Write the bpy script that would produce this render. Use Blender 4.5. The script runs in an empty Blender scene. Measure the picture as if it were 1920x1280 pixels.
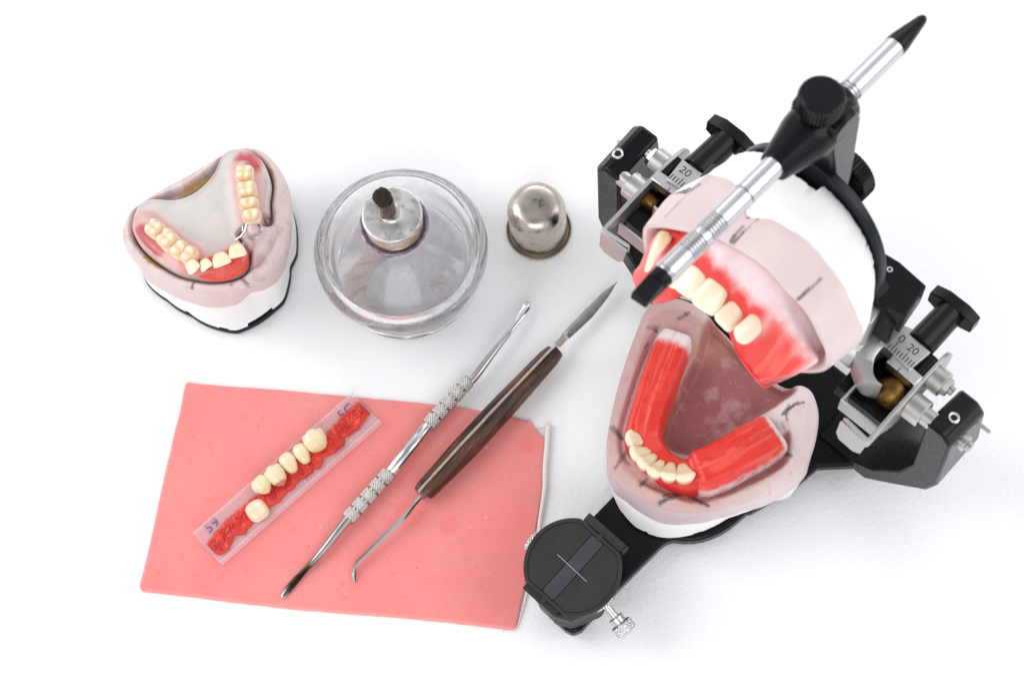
import bpy, bmesh, math, random
import numpy as np
from mathutils import Vector, Matrix

random.seed(7)
S = 0.00085                      # metres per scene unit (everything below is laid out in these units)

# ------------------------------------------------------------------ camera, world, lights, exposure
sc = bpy.context.scene
F = 4600.0                       # focal length in pixels of a 1920 wide frame
NADX, NADY = 290.0, 1760.0       # where the plumb line vanishes, from the frame centre
TH = math.atan(math.hypot(NADX, NADY) / F)
RHO = math.atan2(NADX, NADY)
DIST = F / 4.7

def _Rx(a):
    c, s = math.cos(a), math.sin(a); return np.array([[1, 0, 0], [0, c, -s], [0, s, c]])
def _Rz(a):
    c, s = math.cos(a), math.sin(a); return np.array([[c, -s, 0], [s, c, 0], [0, 0, 1]])
RC = _Rz(RHO) @ _Rx(TH) @ _Rz(-RHO)
CAM = RC @ np.array([0, 0, DIST])

cam_d = bpy.data.cameras.new('camera')
cam = bpy.data.objects.new('camera', cam_d)
sc.collection.objects.link(cam)
sc.camera = cam
cam_d.sensor_width = 36.0
cam_d.lens = 36.0 * F / 1920.0
cam_d.clip_start = 0.01
cam_d.clip_end = 50
M4 = Matrix.Identity(4)
for i in range(3):
    for j in range(3): M4[i][j] = RC[i][j]
M4.translation = Vector(CAM * S)
cam.matrix_world = M4
cam_d.dof.use_dof = True
cam_d.dof.focus_distance = (DIST - 38) * S
cam_d.dof.aperture_fstop = 24

w = bpy.data.worlds.new('World'); sc.world = w; w.use_nodes = True
wn = w.node_tree.nodes; wl = w.node_tree.links
bg = wn['Background']
# a studio: pale walls, darker towards the floor line so polished metal has something to mirror
tc = wn.new('ShaderNodeTexCoord'); sx = wn.new('ShaderNodeSeparateXYZ'); rp = wn.new('ShaderNodeValToRGB')
wl.new(tc.outputs['Generated'], sx.inputs[0]); wl.new(sx.outputs['Z'], rp.inputs[0])
rp.color_ramp.elements[0].position = 0.0; rp.color_ramp.elements[0].color = (0.70, 0.71, 0.74, 1)
rp.color_ramp.elements[1].position = 1.0; rp.color_ramp.elements[1].color = (0.42, 0.42, 0.44, 1)
for pos_, col_ in ((0.12, (0.80, 0.81, 0.84, 1)), (0.40, (0.98, 0.99, 1.02, 1)), (0.78, (1.0, 1.01, 1.04, 1)), (0.90, (0.50, 0.50, 0.52, 1))):
    e = rp.color_ramp.elements.new(pos_); e.color = col_
wl.new(rp.outputs[0], bg.inputs[0]); bg.inputs[1].default_value = 0.76

def area(name, loc, target, size, power, col=(1, 1, 1), sy=None):
    l = bpy.data.lights.new(name, 'AREA'); o = bpy.data.objects.new(name, l); sc.collection.objects.link(o)
    l.shape = 'RECTANGLE'; l.size = size * S; l.size_y = (sy or size) * S; l.energy = power; l.color = col
    o.location = Vector(loc) * S
    o.rotation_euler = (Vector(target) - Vector(loc)).to_track_quat('-Z', 'Y').to_euler()
    return o
area('softbox_left', (-1150, 150, 900), (0, 0, 0), 900, 6.6, (1, 0.992, 0.98), 1100)
area('softbox_right', (1200, -50, 900), (60, 0, 0), 900, 4.6, (0.98, 0.99, 1.0), 1100)
area('fill_front', (0, -1150, 1000), (0, 0, 0), 1100, 4.0, (1, 1, 1), 700)  # added fill from behind the camera, lessens shade on the near sides
area('softbox_back', (100, 1250, 700), (60, 0, 0), 1100, 2.2, (0.99, 0.995, 1.0), 500)

sc.view_settings.view_transform = 'Standard'
sc.view_settings.look = 'None'
sc.view_settings.exposure = 0.07
sc.view_settings.gamma = 1.0
sc.view_settings.use_curve_mapping = False
sc.render.engine = 'CYCLES'
cy = sc.cycles
cy.use_denoising = True
cy.max_bounces = 14; cy.transmission_bounces = 14; cy.glossy_bounces = 6; cy.diffuse_bounces = 4
cy.transparent_max_bounces = 16
cy.caustics_refractive = True; cy.caustics_reflective = True
cy.blur_glossy = 0.5

# ------------------------------------------------------------------ frames and tracing helpers
HINGE = np.array([103.3, -20.8, 100.0])
_a = math.radians(-41.5)
AX = np.array([math.cos(_a), math.sin(_a), 0.0])       # hinge axis, to the right
FW = np.array([math.sin(_a), -math.cos(_a), 0.0])      # towards the incisal table
UPV = np.array([0, 0, 1.0])
HINGE = HINGE - 2.5 * AX
_o = math.radians(98)                                  # the upper member is swung open this far
FWU = FW * math.cos(_o) + UPV * math.sin(_o)
UPU = -FW * math.sin(_o) + UPV * math.cos(_o)

class Fr:
    def __init__(s, o, x, y, z): s.o = np.array(o, float); s.M = np.array([x, y, z], float)
    def __call__(s, p): return s.o + np.asarray(p, float) @ s.M
    def inv(s, p): return (np.asarray(p, float) - s.o) @ np.linalg.inv(s.M)
WORLD = Fr((0, 0, 0), (1, 0, 0), (0, 1, 0), (0, 0, 1))
LO = Fr(HINGE * [1, 1, 0], AX, FW, UPV)
UP = Fr(HINGE, AX, FWU, UPU)

def hit(px, py, fr=WORLD, ax='z', c=0.0):
    """where the sight line of a photo point meets the plane ax=c of a frame (frame coordinates)"""
    d = RC @ np.array([(px - 960) / F, (640 - py) / F, -1.0])
    o = fr.inv(CAM); q = fr.inv(CAM + d) - o
    k = 'xyz'.index(ax); t = (c - o[k]) / q[k]
    return o + q * t
def at(px, py, z=0.0): return hit(px, py, WORLD, 'z', z)
def lo(px, py, z): return hit(px, py, LO, 'z', z)
def up(px, py, ax='z', c=0.0): return hit(px, py, UP, ax, c)

def nrm(v):
    v = np.asarray(v, float); return v / max(1e-9, np.linalg.norm(v))
def basis(axis, ref=None):
    z = nrm(axis)
    r = np.array(ref if ref is not None else ((0, 0, 1) if abs(z[2]) < 0.9 else (1, 0, 0)), float)
    x = nrm(np.cross(r, z)); y = np.cross(z, x)
    return x, y, z
def lin(r, g, b):
    f = lambda c: (c / 255) / 12.92 if c / 255 <= 0.04045 else (((c / 255) + 0.055) / 1.055) ** 2.4
    return np.array([f(r), f(g), f(b)])
def sm(a, b, x):
    t = np.clip((np.asarray(x, float) - a) / (b - a), 0, 1); return t * t * (3 - 2 * t)
def mixc(a, b, t):
    t = np.asarray(t)[..., None]; return a * (1 - t) + b * t

_rng = np.random.RandomState(3); _tab = _rng.rand(64, 64, 64)
def noise(x, y, z=0.0, s=1.0, oct=1):
    x = np.asarray(x, float) / s; y = np.asarray(y, float) / s; z = np.zeros_like(x) + np.asarray(z, float) / s
    out = 0; amp = 1; tot = 0
    for k in range(oct):
        i, j, l = np.floor(x).astype(int), np.floor(y).astype(int), np.floor(z).astype(int)
        u, v, q = x - i, y - j, z - l
        u = u * u * (3 - 2 * u); v = v * v * (3 - 2 * v); q = q * q * (3 - 2 * q)
        g = lambda a, b, c: _tab[(i + a) % 64, (j + b) % 64, (l + c) % 64]
        r = ((g(0,0,0)*(1-u)+g(1,0,0)*u)*(1-v)+(g(0,1,0)*(1-u)+g(1,1,0)*u)*v)*(1-q) + \
            ((g(0,0,1)*(1-u)+g(1,0,1)*u)*(1-v)+(g(0,1,1)*(1-u)+g(1,1,1)*u)*v)*q
        out = out + amp * r; tot += amp; amp *= 0.5; x = x * 2.03 + 5.1; y = y * 2.03 + 3.7; z = z * 2.03 + 1.3
    return out / tot

def seg_dist(X, Y, pts):
    """distance to a polyline, and arc parameter 0..1"""
    pts = np.asarray(pts, float)[:, :2]; best = np.full(X.shape, 1e9); par = np.zeros(X.shape)
    L = np.r_[0, np.cumsum(np.linalg.norm(np.diff(pts, axis=0), axis=1))]
    for k in range(len(pts) - 1):
        a, b = pts[k], pts[k + 1]; d = b - a; l2 = max(1e-9, d @ d)
        t = np.clip(((X - a[0]) * d[0] + (Y - a[1]) * d[1]) / l2, 0, 1)
        q = np.hypot(X - a[0] - t * d[0], Y - a[1] - t * d[1])
        m = q < best; best = np.where(m, q, best); par = np.where(m, (L[k] + t * (L[k+1] - L[k])) / L[-1], par)
    return best, par
def inside(X, Y, poly):
    poly = np.asarray(poly, float)[:, :2]; r = np.zeros(X.shape, bool); n = len(poly)
    for i in range(n):
        x1, y1 = poly[i]; x2, y2 = poly[(i + 1) % n]
        if y1 == y2: continue
        c = ((y1 > Y) != (y2 > Y)) & (X < (x2 - x1) * (Y - y1) / (y2 - y1) + x1); r ^= c
    return r
def sdist(X, Y, poly):
    d, _ = seg_dist(X, Y, np.vstack([np.asarray(poly)[:, :2], np.asarray(poly)[:1, :2]])); return np.where(inside(X, Y, poly), d, -d)
def spline(pts, n, closed=False):
    P = np.asarray(pts, float); m = len(P)
    seg = m if closed else m - 1; out = []
    for q in range(n):
        t = q * seg / (n if closed else n - 1); i = min(int(t), seg - 1); u = t - i
        g = (lambda k: P[k % m]) if closed else (lambda k: P[min(max(k, 0), m - 1)])
        a, b, c, d = g(i - 1), g(i), g(i + 1), g(i + 2)
        out.append(0.5 * ((2*b) + (c - a)*u + (2*a - 5*b + 4*c - d)*u*u + (3*b - a - 3*c + d)*u**3))
    return np.array(out)
def polar(outline, ctr, n, smooth=2):
    """radius of a closed outline about ctr at n even angles"""
    P = spline(outline, 900, True)[:, :2] - ctr; a = np.arctan2(P[:, 1], P[:, 0]); r = np.hypot(P[:, 0], P[:, 1])
    o = np.argsort(a); a, r = a[o], r[o]; th = np.linspace(-math.pi, math.pi, n, endpoint=False)
    R = np.interp(th, np.r_[a - 2*math.pi, a, a + 2*math.pi], np.r_[r, r, r])
    k = max(1, int(smooth))
    for _ in range(k): R = (np.roll(R, 1) + R + np.roll(R, -1)) / 3
    return th, R

# ------------------------------------------------------------------ object helpers
COL = sc.collection
def thing(name, label, cat, base=(0, 0, 0), group=None):
    o = bpy.data.objects.new(name, None); COL.objects.link(o); o.location = Vector(base) * S
    o.empty_display_size = 0.01
    o['label'] = label; o['category'] = cat
    if group: o['group'] = group
    o['_b'] = list(map(float, base)); return o

class MB:
    def __init__(s): s.v = []; s.f = []; s.c = []; s.n = 0
    def add(s, V, Fc, col=None):
        V = np.asarray(V, float).reshape(-1, 3); s.v.append(V)
        s.f += [tuple(i + s.n for i in f) for f in Fc]; s.n += len(V)
        s.c.append(np.ones((len(V), 3)) if col is None else np.broadcast_to(np.asarray(col, float).reshape(-1, 3), (len(V), 3)))
        return s
    def grid(s, G, closed_u=False, closed_v=False, col=None, cap0=False, cap1=False):
        """G[i][j]: rows i, columns j; closed_v joins the last column to the first"""
        G = np.asarray(G, float); a, b = G.shape[:2]; fc = []
        for i in range(a if closed_u else a - 1):
            i2 = (i + 1) % a
            for j in range(b if closed_v else b - 1):
                j2 = (j + 1) % b; fc.append((i*b+j, i*b+j2, i2*b+j2, i2*b+j))
        if cap0: fc.append(tuple(range(b))[::-1])
        if cap1: fc.append(tuple((a-1)*b + j for j in range(b)))
        return s.add(G.reshape(-1, 3), fc, None if col is None else np.asarray(col).reshape(-1, 3))
    def box(s, fr, a, b):
        x0, y0, z0 = a; x1, y1, z1 = b
        P = [(x0,y0,z0),(x1,y0,z0),(x1,y1,z0),(x0,y1,z0),(x0,y0,z1),(x1,y0,z1),(x1,y1,z1),(x0,y1,z1)]
        return s.add(fr(P), [(0,3,2,1),(4,5,6,7),(0,1,5,4),(1,2,6,5),(2,3,7,6),(3,0,4,7)])
    def prism(s, fr, poly, a, b, ax='z'):
        """polygon in the two other axes, extruded along ax from a to b"""
        poly = np.asarray(poly, float); n = len(poly); k = 'xyz'.index(ax); o = [i for i in range(3) if i != k]
        P = np.zeros((2*n, 3)); P[:n, o[0]] = P[n:, o[0]] = poly[:, 0]; P[:n, o[1]] = P[n:, o[1]] = poly[:, 1]
        P[:n, k] = a; P[n:, k] = b
        return s.add(fr(P), [tuple(range(n))[::-1], tuple(range(n, 2*n))] + [(i, (i+1) % n, n + (i+1) % n, n + i) for i in range(n)])
    def lathe(s, o, axis, prof, n=48, ref=None, rfun=None, cap=True, col=None):
        """prof: list of (radius, height along axis)"""
        x, y, z = basis(axis, ref); o = np.asarray(o, float); prof = np.asarray(prof, float)
        th = np.linspace(0, 2*math.pi, n, endpoint=False)
        R = prof[:, 0][:, None] * np.ones(n)
        if rfun is not None: R = R + rfun(prof[:, 1][:, None], th[None, :], R)
        G = o + R[..., None] * (np.cos(th)[None, :, None] * x + np.sin(th)[None, :, None] * y) + prof[:, 1][:, None, None] * z
        return s.grid(G, False, True, cap0=cap, cap1=cap, col=col)
    def cyl(s, p0, p1, r0, r1=None, n=32, ch=0.3, rfun=None):
        p0 = np.asarray(p0, float); p1 = np.asarray(p1, float); r1 = r0 if r1 is None else r1
        L = np.linalg.norm(p1 - p0); ch = min(ch, L*0.3, r0*0.4, r1*0.4)
        m = 2 if rfun is None else max(2, int(L / 0.4)); q = np.linspace(ch, L - ch, m)
        pr = [(r0 - ch, 0)] + [(r0 + (r1 - r0) * h / L, h) for h in q] + [(r1 - ch, L)]
        return s.lathe(p0, p1 - p0, pr, n, rfun=rfun)
    def ball(s, c, r, n=24):
        return s.lathe(c, (0, 0, 1), [(max(1e-3, r*math.sin(t)), -r*math.cos(t)) for t in np.linspace(0.03, math.pi-0.03, n)], n*2)
    def tube(s, path, rad, n=12, flat=1.0, ref=None, cap=True):
        P = np.asarray(path, float); m = len(P); rad = np.broadcast_to(np.asarray(rad, float), (m,)); flat = np.broadcast_to(np.asarray(flat, float), (m,))
        T = np.gradient(P, axis=0); th = np.linspace(0, 2*math.pi, n, endpoint=False); G = []
        rr = np.array(ref, float) if ref is not None else None
        x = None
        for i in range(m):
            t = nrm(T[i])
            if rr is not None: u = nrm(np.cross(rr, t))
            else: u = basis(t)[0] if x is None else nrm(x - t * (x @ t))
            x = u; v = np.cross(t, u)
            G.append(P[i] + rad[i] * (np.cos(th)[:, None] * u + flat[i] * np.sin(th)[:, None] * v))
        return s.grid(G, False, True, cap0=cap, cap1=cap)
    def build(s, name, mat, parent=None, smooth=35, bevel=0, sub=0, recalc=True, label=None):
        V = np.vstack(s.v); C = np.vstack(s.c)
        b = np.array(parent['_b']) if parent is not None and '_b' in parent else np.zeros(3)
        me = bpy.data.meshes.new(name)
        me.from_pydata(((V - b) * S).tolist(), [], s.f)
        if recalc:
            bm = bmesh.new(); bm.from_mesh(me); bmesh.ops.recalc_face_normals(bm, faces=bm.faces[:]); bm.to_mesh(me); bm.free()
        at_ = me.color_attributes.new('Col', 'FLOAT_COLOR', 'POINT')
        at_.data.foreach_set('color', np.hstack([C, np.ones((len(C), 1))]).astype(np.float32).ravel())
        me.polygons.foreach_set('use_smooth', [True] * len(me.polygons))
        if smooth and smooth < 180: me.set_sharp_from_angle(angle=math.radians(smooth))
        me.materials.append(mat); me.update()
        o = bpy.data.objects.new(name, me); COL.objects.link(o)
        if parent is not None:
            o.parent = parent
            o['_b'] = b.tolist()
        if label: o['label'] = label
        if bevel:
            m = o.modifiers.new('bevel', 'BEVEL'); m.width = bevel * S; m.segments = 2; m.limit_method = 'ANGLE'; m.angle_limit = math.radians(38)
            m.harden_normals = False
        if sub:
            m = o.modifiers.new('sub', 'SUBSURF'); m.levels = sub; m.render_levels = sub
        return o

# ------------------------------------------------------------------ materials
def mat(name, col=(0.8, 0.8, 0.8), rough=0.5, metal=0.0, vcol=False, sss=0.0, sss_r=(1, 0.3, 0.2), sss_s=1.0, coat=0.0,
        bump=0.0, bscale=1.0, var=0.0, vscale=5.0, varcol=None, rvar=0.0, trans=0.0, ior=1.5, spec=0.5, aniso=0.0, bdetail=3.0, stretch=None, coat_r=0.1, alpha=None, thr=(0.4, 0.65)):
    m = bpy.data.materials.new(name); m.use_nodes = True; nt = m.node_tree; N = nt.nodes; Lk = nt.links
    p = N['Principled BSDF']
    p.inputs['Roughness'].default_value = rough; p.inputs['Metallic'].default_value = metal
    p.inputs['IOR'].default_value = ior; p.inputs['Specular IOR Level'].default_value = spec
    p.inputs['Coat Weight'].default_value = coat; p.inputs['Coat Roughness'].default_value = coat_r
    p.inputs['Transmission Weight'].default_value = trans
    p.inputs['Anisotropic'].default_value = aniso
    if sss:
        p.inputs['Subsurface Weight'].default_value = sss; p.inputs['Subsurface Radius'].default_value = sss_r; p.inputs['Subsurface Scale'].default_value = sss_s * S
    tcn = N.new('ShaderNodeTexCoord'); mp = N.new('ShaderNodeMapping'); Lk.new(tcn.outputs['Object'], mp.inputs[0])
    k = 1.0 / S; st = stretch or (1, 1, 1); mp.inputs['Scale'].default_value = (k*st[0], k*st[1], k*st[2])
    base = None
    if vcol:
        a = N.new('ShaderNodeVertexColor'); a.layer_name = 'Col'; base = a.outputs[0]
    if var:
        nz = N.new('ShaderNodeTexNoise'); nz.inputs['Scale'].default_value = 1.0 / vscale; nz.inputs['Detail'].default_value = 6; nz.inputs['Roughness'].default_value = 0.65
        Lk.new(mp.outputs[0], nz.inputs['Vector'])
        r = N.new('ShaderNodeMapRange'); r.inputs['From Min'].default_value = thr[0]; r.inputs['From Max'].default_value = thr[1]
        r.inputs['To Max'].default_value = var; Lk.new(nz.outputs['Fac'], r.inputs['Value'])
        mx = N.new('ShaderNodeMix'); mx.data_type = 'RGBA'; Lk.new(r.outputs[0], mx.inputs['Factor'])
        if base is not None: Lk.new(base, mx.inputs['A'])
        else: mx.inputs['A'].default_value = (*col, 1)
        mx.inputs['B'].default_value = (*(varcol if varcol is not None else [c * 0.6 for c in col]), 1)
        base = mx.outputs['Result']
    if base is not None: Lk.new(base, p.inputs['Base Color'])
    else: p.inputs['Base Color'].default_value = (*col, 1)
    if rvar:
        nz = N.new('ShaderNodeTexNoise'); nz.inputs['Scale'].default_value = 0.6 / vscale; nz.inputs['Detail'].default_value = 8
        Lk.new(mp.outputs[0], nz.inputs['Vector'])
        r = N.new('ShaderNodeMapRange'); r.inputs['From Min'].default_value = 0.35; r.inputs['From Max'].default_value = 0.7
        r.inputs['To Min'].default_value = rough; r.inputs['To Max'].default_value = rough + rvar
        Lk.new(nz.outputs['Fac'], r.inputs['Value']); Lk.new(r.outputs[0], p.inputs['Roughness'])
    if bump:
        nz = N.new('ShaderNodeTexNoise'); nz.inputs['Scale'].default_value = 1.0 / bscale; nz.inputs['Detail'].default_value = bdetail
        Lk.new(mp.outputs[0], nz.inputs['Vector'])
        b = N.new('ShaderNodeBump'); b.inputs['Strength'].default_value = 1.0; b.inputs['Distance'].default_value = bump * S
        Lk.new(nz.outputs['Fac'], b.inputs['Height']); Lk.new(b.outputs[0], p.inputs['Normal'])
        if coat: Lk.new(b.outputs[0], p.inputs['Coat Normal'])
    if alpha is not None: p.inputs['Alpha'].default_value = alpha
    return m

M = {}
M['paper'] = mat('paper_surface', (0.92, 0.925, 0.94), 0.75, bump=0.28, bscale=2.0, spec=0.2)
M['stone'] = mat('pink_dental_stone', vcol=True, rough=0.42, bump=0.06, bscale=0.9, sss=0.12, sss_r=(1, .6, .5), sss_s=0.8, rvar=0.25, vscale=6, spec=0.45)
M['plaster'] = mat('white_plaster', (0.90, 0.895, 0.88), 0.8, bump=0.08, bscale=1.2, var=0.3, vscale=1.3, varcol=(0.55, 0.53, 0.50), thr=(0.66, 0.76), spec=0.25)
M['wax'] = mat('modelling_wax', vcol=True, rough=0.30, sss=0.30, sss_r=(1, .22, .15), sss_s=1.2, coat=0.15, bump=0.22, bscale=1.5, spec=0.5, rvar=0.2, vscale=3)
M['sheetwax'] = mat('pink_baseplate_wax', vcol=True, rough=0.34, sss=0.7, sss_r=(1, .25, .2), sss_s=2.4, bump=0.30, bscale=5.0, rvar=0.28, vscale=9, spec=0.45)
M['acrylic'] = mat('denture_acrylic', vcol=True, rough=0.34, sss=0.12, sss_r=(1, .5, .4), sss_s=1.0, coat=0.2, bump=0.05, bscale=2.0, spec=0.4)
M['redwax'] = mat('red_sticky_wax', vcol=True, rough=0.22, sss=0.45, sss_r=(1, .12, .06), sss_s=1.5, coat=0.4, bump=0.35, bscale=0.9, spec=0.5)
M['tooth'] = mat('resin_tooth', vcol=True, rough=0.13, sss=0.35, sss_r=(1, .7, .45), sss_s=1.2, coat=0.35, spec=0.5, bump=0.03, bscale=1.2)
M['chrome'] = mat('polished_steel', (0.78, 0.78, 0.79), 0.10, 1.0, bump=0.01, bscale=2, rvar=0.10, vscale=4)
M['steel'] = mat('brushed_steel', (0.62, 0.61, 0.59), 0.27, 1.0, bump=0.02, bscale=0.6, rvar=0.12, vscale=3, var=0.3, varcol=(0.45, 0.43, 0.40))
M['alu'] = mat('satin_aluminium', (0.64, 0.64, 0.66), 0.24, 1.0, rvar=0.08, vscale=5)
M['bead'] = mat('cast_grey_metal', (0.55, 0.55, 0.54), 0.42, 1.0, bump=0.05, bscale=0.7, rvar=0.1)
M['black'] = mat('black_lacquered_metal', (0.006, 0.0065, 0.008), 0.20, bump=0.010, bscale=1.5, rvar=0.14, vscale=0.55, spec=0.20, var=0.5, varcol=(0.35, 0.34, 0.33), thr=(0.745, 0.775))
M['blackm'] = mat('worn_black_metal', (0.027, 0.0265, 0.025), 0.42, bump=0.02, bscale=1.0, rvar=0.2, vscale=5, var=0.4, varcol=(0.036, 0.034, 0.031), spec=0.35)
M['insert'] = mat('grey_inlay', (0.045, 0.047, 0.055), 0.38, rvar=0.15)
M['plate'] = mat('black_mounting_plastic', (0.008, 0.010, 0.014), 0.30, spec=0.25)
M['brass'] = mat('old_brass', (0.26, 0.14, 0.04), 0.36, 1.0, rvar=0.25, vscale=3, var=0.8, varcol=(0.07, 0.04, 0.02))
M['dark'] = mat('dark_hole', (0.01, 0.01, 0.01), 0.6)
M['tin'] = mat('tarnished_nickel', (0.80, 0.79, 0.77), 0.26, 1.0, bump=0.05, bscale=2.5, rvar=0.30, vscale=4, var=0.75, varcol=(0.30, 0.24, 0.17), thr=(0.52, 0.72))
M['tinworn'] = mat('nickel_cap_worn', (0.57, 0.52, 0.46), 0.16, 1.0, bump=0.06, bscale=3, rvar=0.28, vscale=5, var=0.8, varcol=(0.13, 0.10, 0.075), thr=(0.56, 0.70), stretch=(1, 1, 1.6))
M['tinlip'] = mat('tarnished_lip', (0.30, 0.25, 0.20), 0.35, 1.0, rvar=0.2)
M['wood'] = None
M['glass'] = None
M['ink'] = mat('violet_ink', (0.16, 0.08, 0.24), 0.5)
M['inkblack'] = mat('black_engraving', (0.012, 0.012, 0.014), 0.5)
M['inkfaint'] = mat('faint_embossing', (0.62, 0.42, 0.50), 0.35)
M['wick'] = mat('cotton_wick', (0.66, 0.56, 0.53), 0.9, bump=0.9, bscale=0.5, var=0.6, vscale=0.8, varcol=(0.36, 0.26, 0.23))
M['char'] = mat('charred_wick', (0.012, 0.008, 0.006), 0.85, bump=0.9, bscale=0.5, var=0.6, vscale=1.0, varcol=(0.05, 0.025, 0.012))
M['blade'] = mat('blade_steel', (0.50, 0.48, 0.45), 0.24, 1.0, rvar=0.15, vscale=3, var=0.35, varcol=(0.25, 0.22, 0.20))
M['hook'] = mat('bright_tool_steel', (0.66, 0.62, 0.60), 0.17, 1.0, rvar=0.08, vscale=5)
M['burnt'] = mat('carver_steel', (0.62, 0.60, 0.58), 0.16, 1.0, vcol=True, rvar=0.15)
M['liner'] = mat('white_liner_paper', (0.80, 0.77, 0.74), 0.75, bump=0.05, bscale=2, var=0.3, vscale=6, varcol=(0.74, 0.68, 0.64))

def wood():
    m = mat('dark_rosewood', rough=0.33, bump=0.05, bscale=0.8, spec=0.4, coat=0.15); nt = m.node_tree; N = nt.nodes; Lk = nt.links
    p = N['Principled BSDF']; tcn = N.new('ShaderNodeTexCoord'); mp = N.new('ShaderNodeMapping'); Lk.new(tcn.outputs['Object'], mp.inputs[0])
    d = at(1045, 650)[:2] - at(793, 925)[:2]
    mp.vector_type = 'TEXTURE'; mp.inputs['Rotation'].default_value = (0, 0, math.atan2(d[1], d[0])); mp.inputs['Scale'].default_value = (S*9, S, S)
    n = N.new('ShaderNodeTexNoise'); n.inputs['Scale'].default_value = 0.55; n.inputs['Detail'].default_value = 7; n.inputs['Distortion'].default_value = 1.2; Lk.new(mp.outputs[0], n.inputs['Vector'])
    r = N.new('ShaderNodeValToRGB'); Lk.new(n.outputs['Fac'], r.inputs[0])
    r.color_ramp.elements[0].position = 0.36; r.color_ramp.elements[0].color = (0.012, 0.006, 0.004, 1)
    r.color_ramp.elements[1].position = 0.72; r.color_ramp.elements[1].color = (0.20, 0.068, 0.022, 1)
    q = r.color_ramp.elements.new(0.52); q.color = (0.075, 0.025, 0.011, 1)
    Lk.new(r.outputs[0], p.inputs['Base Color']); return m
M['wood'] = wood()
def glass(name, tint, rough, ior=1.48, vol=None):
    m = bpy.data.materials.new(name); m.use_nodes = True; p = m.node_tree.nodes['Principled BSDF']
    p.inputs['Base Color'].default_value = (*tint, 1); p.inputs['Roughness'].default_value = rough
    p.inputs['Transmission Weight'].default_value = 1; p.inputs['IOR'].default_value = ior
    return m
M['glass'] = glass('clear_pressed_glass', (0.998, 0.995, 1.0), 0.0, 1.42)
def painted_sheen(m, lo_, hi_, sc_):
    # painted milky sheen: uneven white mixed in to brighten the glass
    N = m.node_tree.nodes; Lk = m.node_tree.links; p = N['Principled BSDF']
    d = N.new('ShaderNodeBsdfTranslucent'); d.inputs[0].default_value = (0.95, 0.94, 0.96, 1); d2 = N.new('ShaderNodeBsdfDiffuse'); d2.inputs[0].default_value = (0.95, 0.94, 0.96, 1)
    a = N.new('ShaderNodeAddShader'); Lk.new(d.outputs[0], a.inputs[0]); Lk.new(d2.outputs[0], a.inputs[1])
    hf_ = N.new('ShaderNodeMixShader'); hf_.inputs[0].default_value = 0.5; Lk.new(d.outputs[0], hf_.inputs[1]); Lk.new(d2.outputs[0], hf_.inputs[2])
    tcn = N.new('ShaderNodeTexCoord'); mp = N.new('ShaderNodeMapping'); mp.inputs['Scale'].default_value = (1/S,)*3; Lk.new(tcn.outputs['Object'], mp.inputs[0])
    nz = N.new('ShaderNodeTexNoise'); nz.inputs['Scale'].default_value = sc_; nz.inputs['Detail'].default_value = 7; nz.inputs['Distortion'].default_value = 1.5; Lk.new(mp.outputs[0], nz.inputs['Vector'])
    mr = N.new('ShaderNodeMapRange'); mr.inputs['From Min'].default_value = 0.35; mr.inputs['From Max'].default_value = 0.75; mr.inputs['To Min'].default_value = lo_; mr.inputs['To Max'].default_value = hi_
    Lk.new(nz.outputs['Fac'], mr.inputs['Value']); mx = N.new('ShaderNodeMixShader'); Lk.new(mr.outputs[0], mx.inputs[0]); Lk.new(p.outputs[0], mx.inputs[1]); Lk.new(hf_.outputs[0], mx.inputs[2])
    Lk.new(mx.outputs[0], N['Material Output'].inputs[0])
painted_sheen(M['glass'], 0.03, 0.20, 0.11)
def film():
    m = bpy.data.materials.new('clear_plastic'); m.use_nodes = True; N = m.node_tree.nodes; Lk = m.node_tree.links; p = N['Principled BSDF']
    p.inputs['Base Color'].default_value = (0.93, 0.86, 0.90, 1); p.inputs['Roughness'].default_value = 0.06; p.inputs['Coat Weight'].default_value = 0.6
    tr = N.new('ShaderNodeBsdfTransparent'); mx = N.new('ShaderNodeMixShader'); fr = N.new('ShaderNodeLayerWeight'); fr.inputs[0].default_value = 0.35
    mr = N.new('ShaderNodeMapRange'); mr.inputs['From Min'].default_value = 0.1; mr.inputs['From Max'].default_value = 0.9; mr.inputs['To Min'].default_value = 0.20; mr.inputs['To Max'].default_value = 0.85
    Lk.new(fr.outputs['Facing'], mr.inputs['Value']); Lk.new(mr.outputs[0], mx.inputs[0]); Lk.new(tr.outputs[0], mx.inputs[1]); Lk.new(p.outputs[0], mx.inputs[2])
    Lk.new(mx.outputs[0], N['Material Output'].inputs[0]); return m
M['clear'] = film()

# ------------------------------------------------------------------ the surface
mb = MB(); n = 2
mb.add([(-2500, -2500, 0), (2500, -2500, 0), (2500, 2500, 0), (-2500, 2500, 0)], [(0, 1, 2, 3)])
tab = mb.build('tabletop', M['paper']); tab['kind'] = 'structure'

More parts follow.
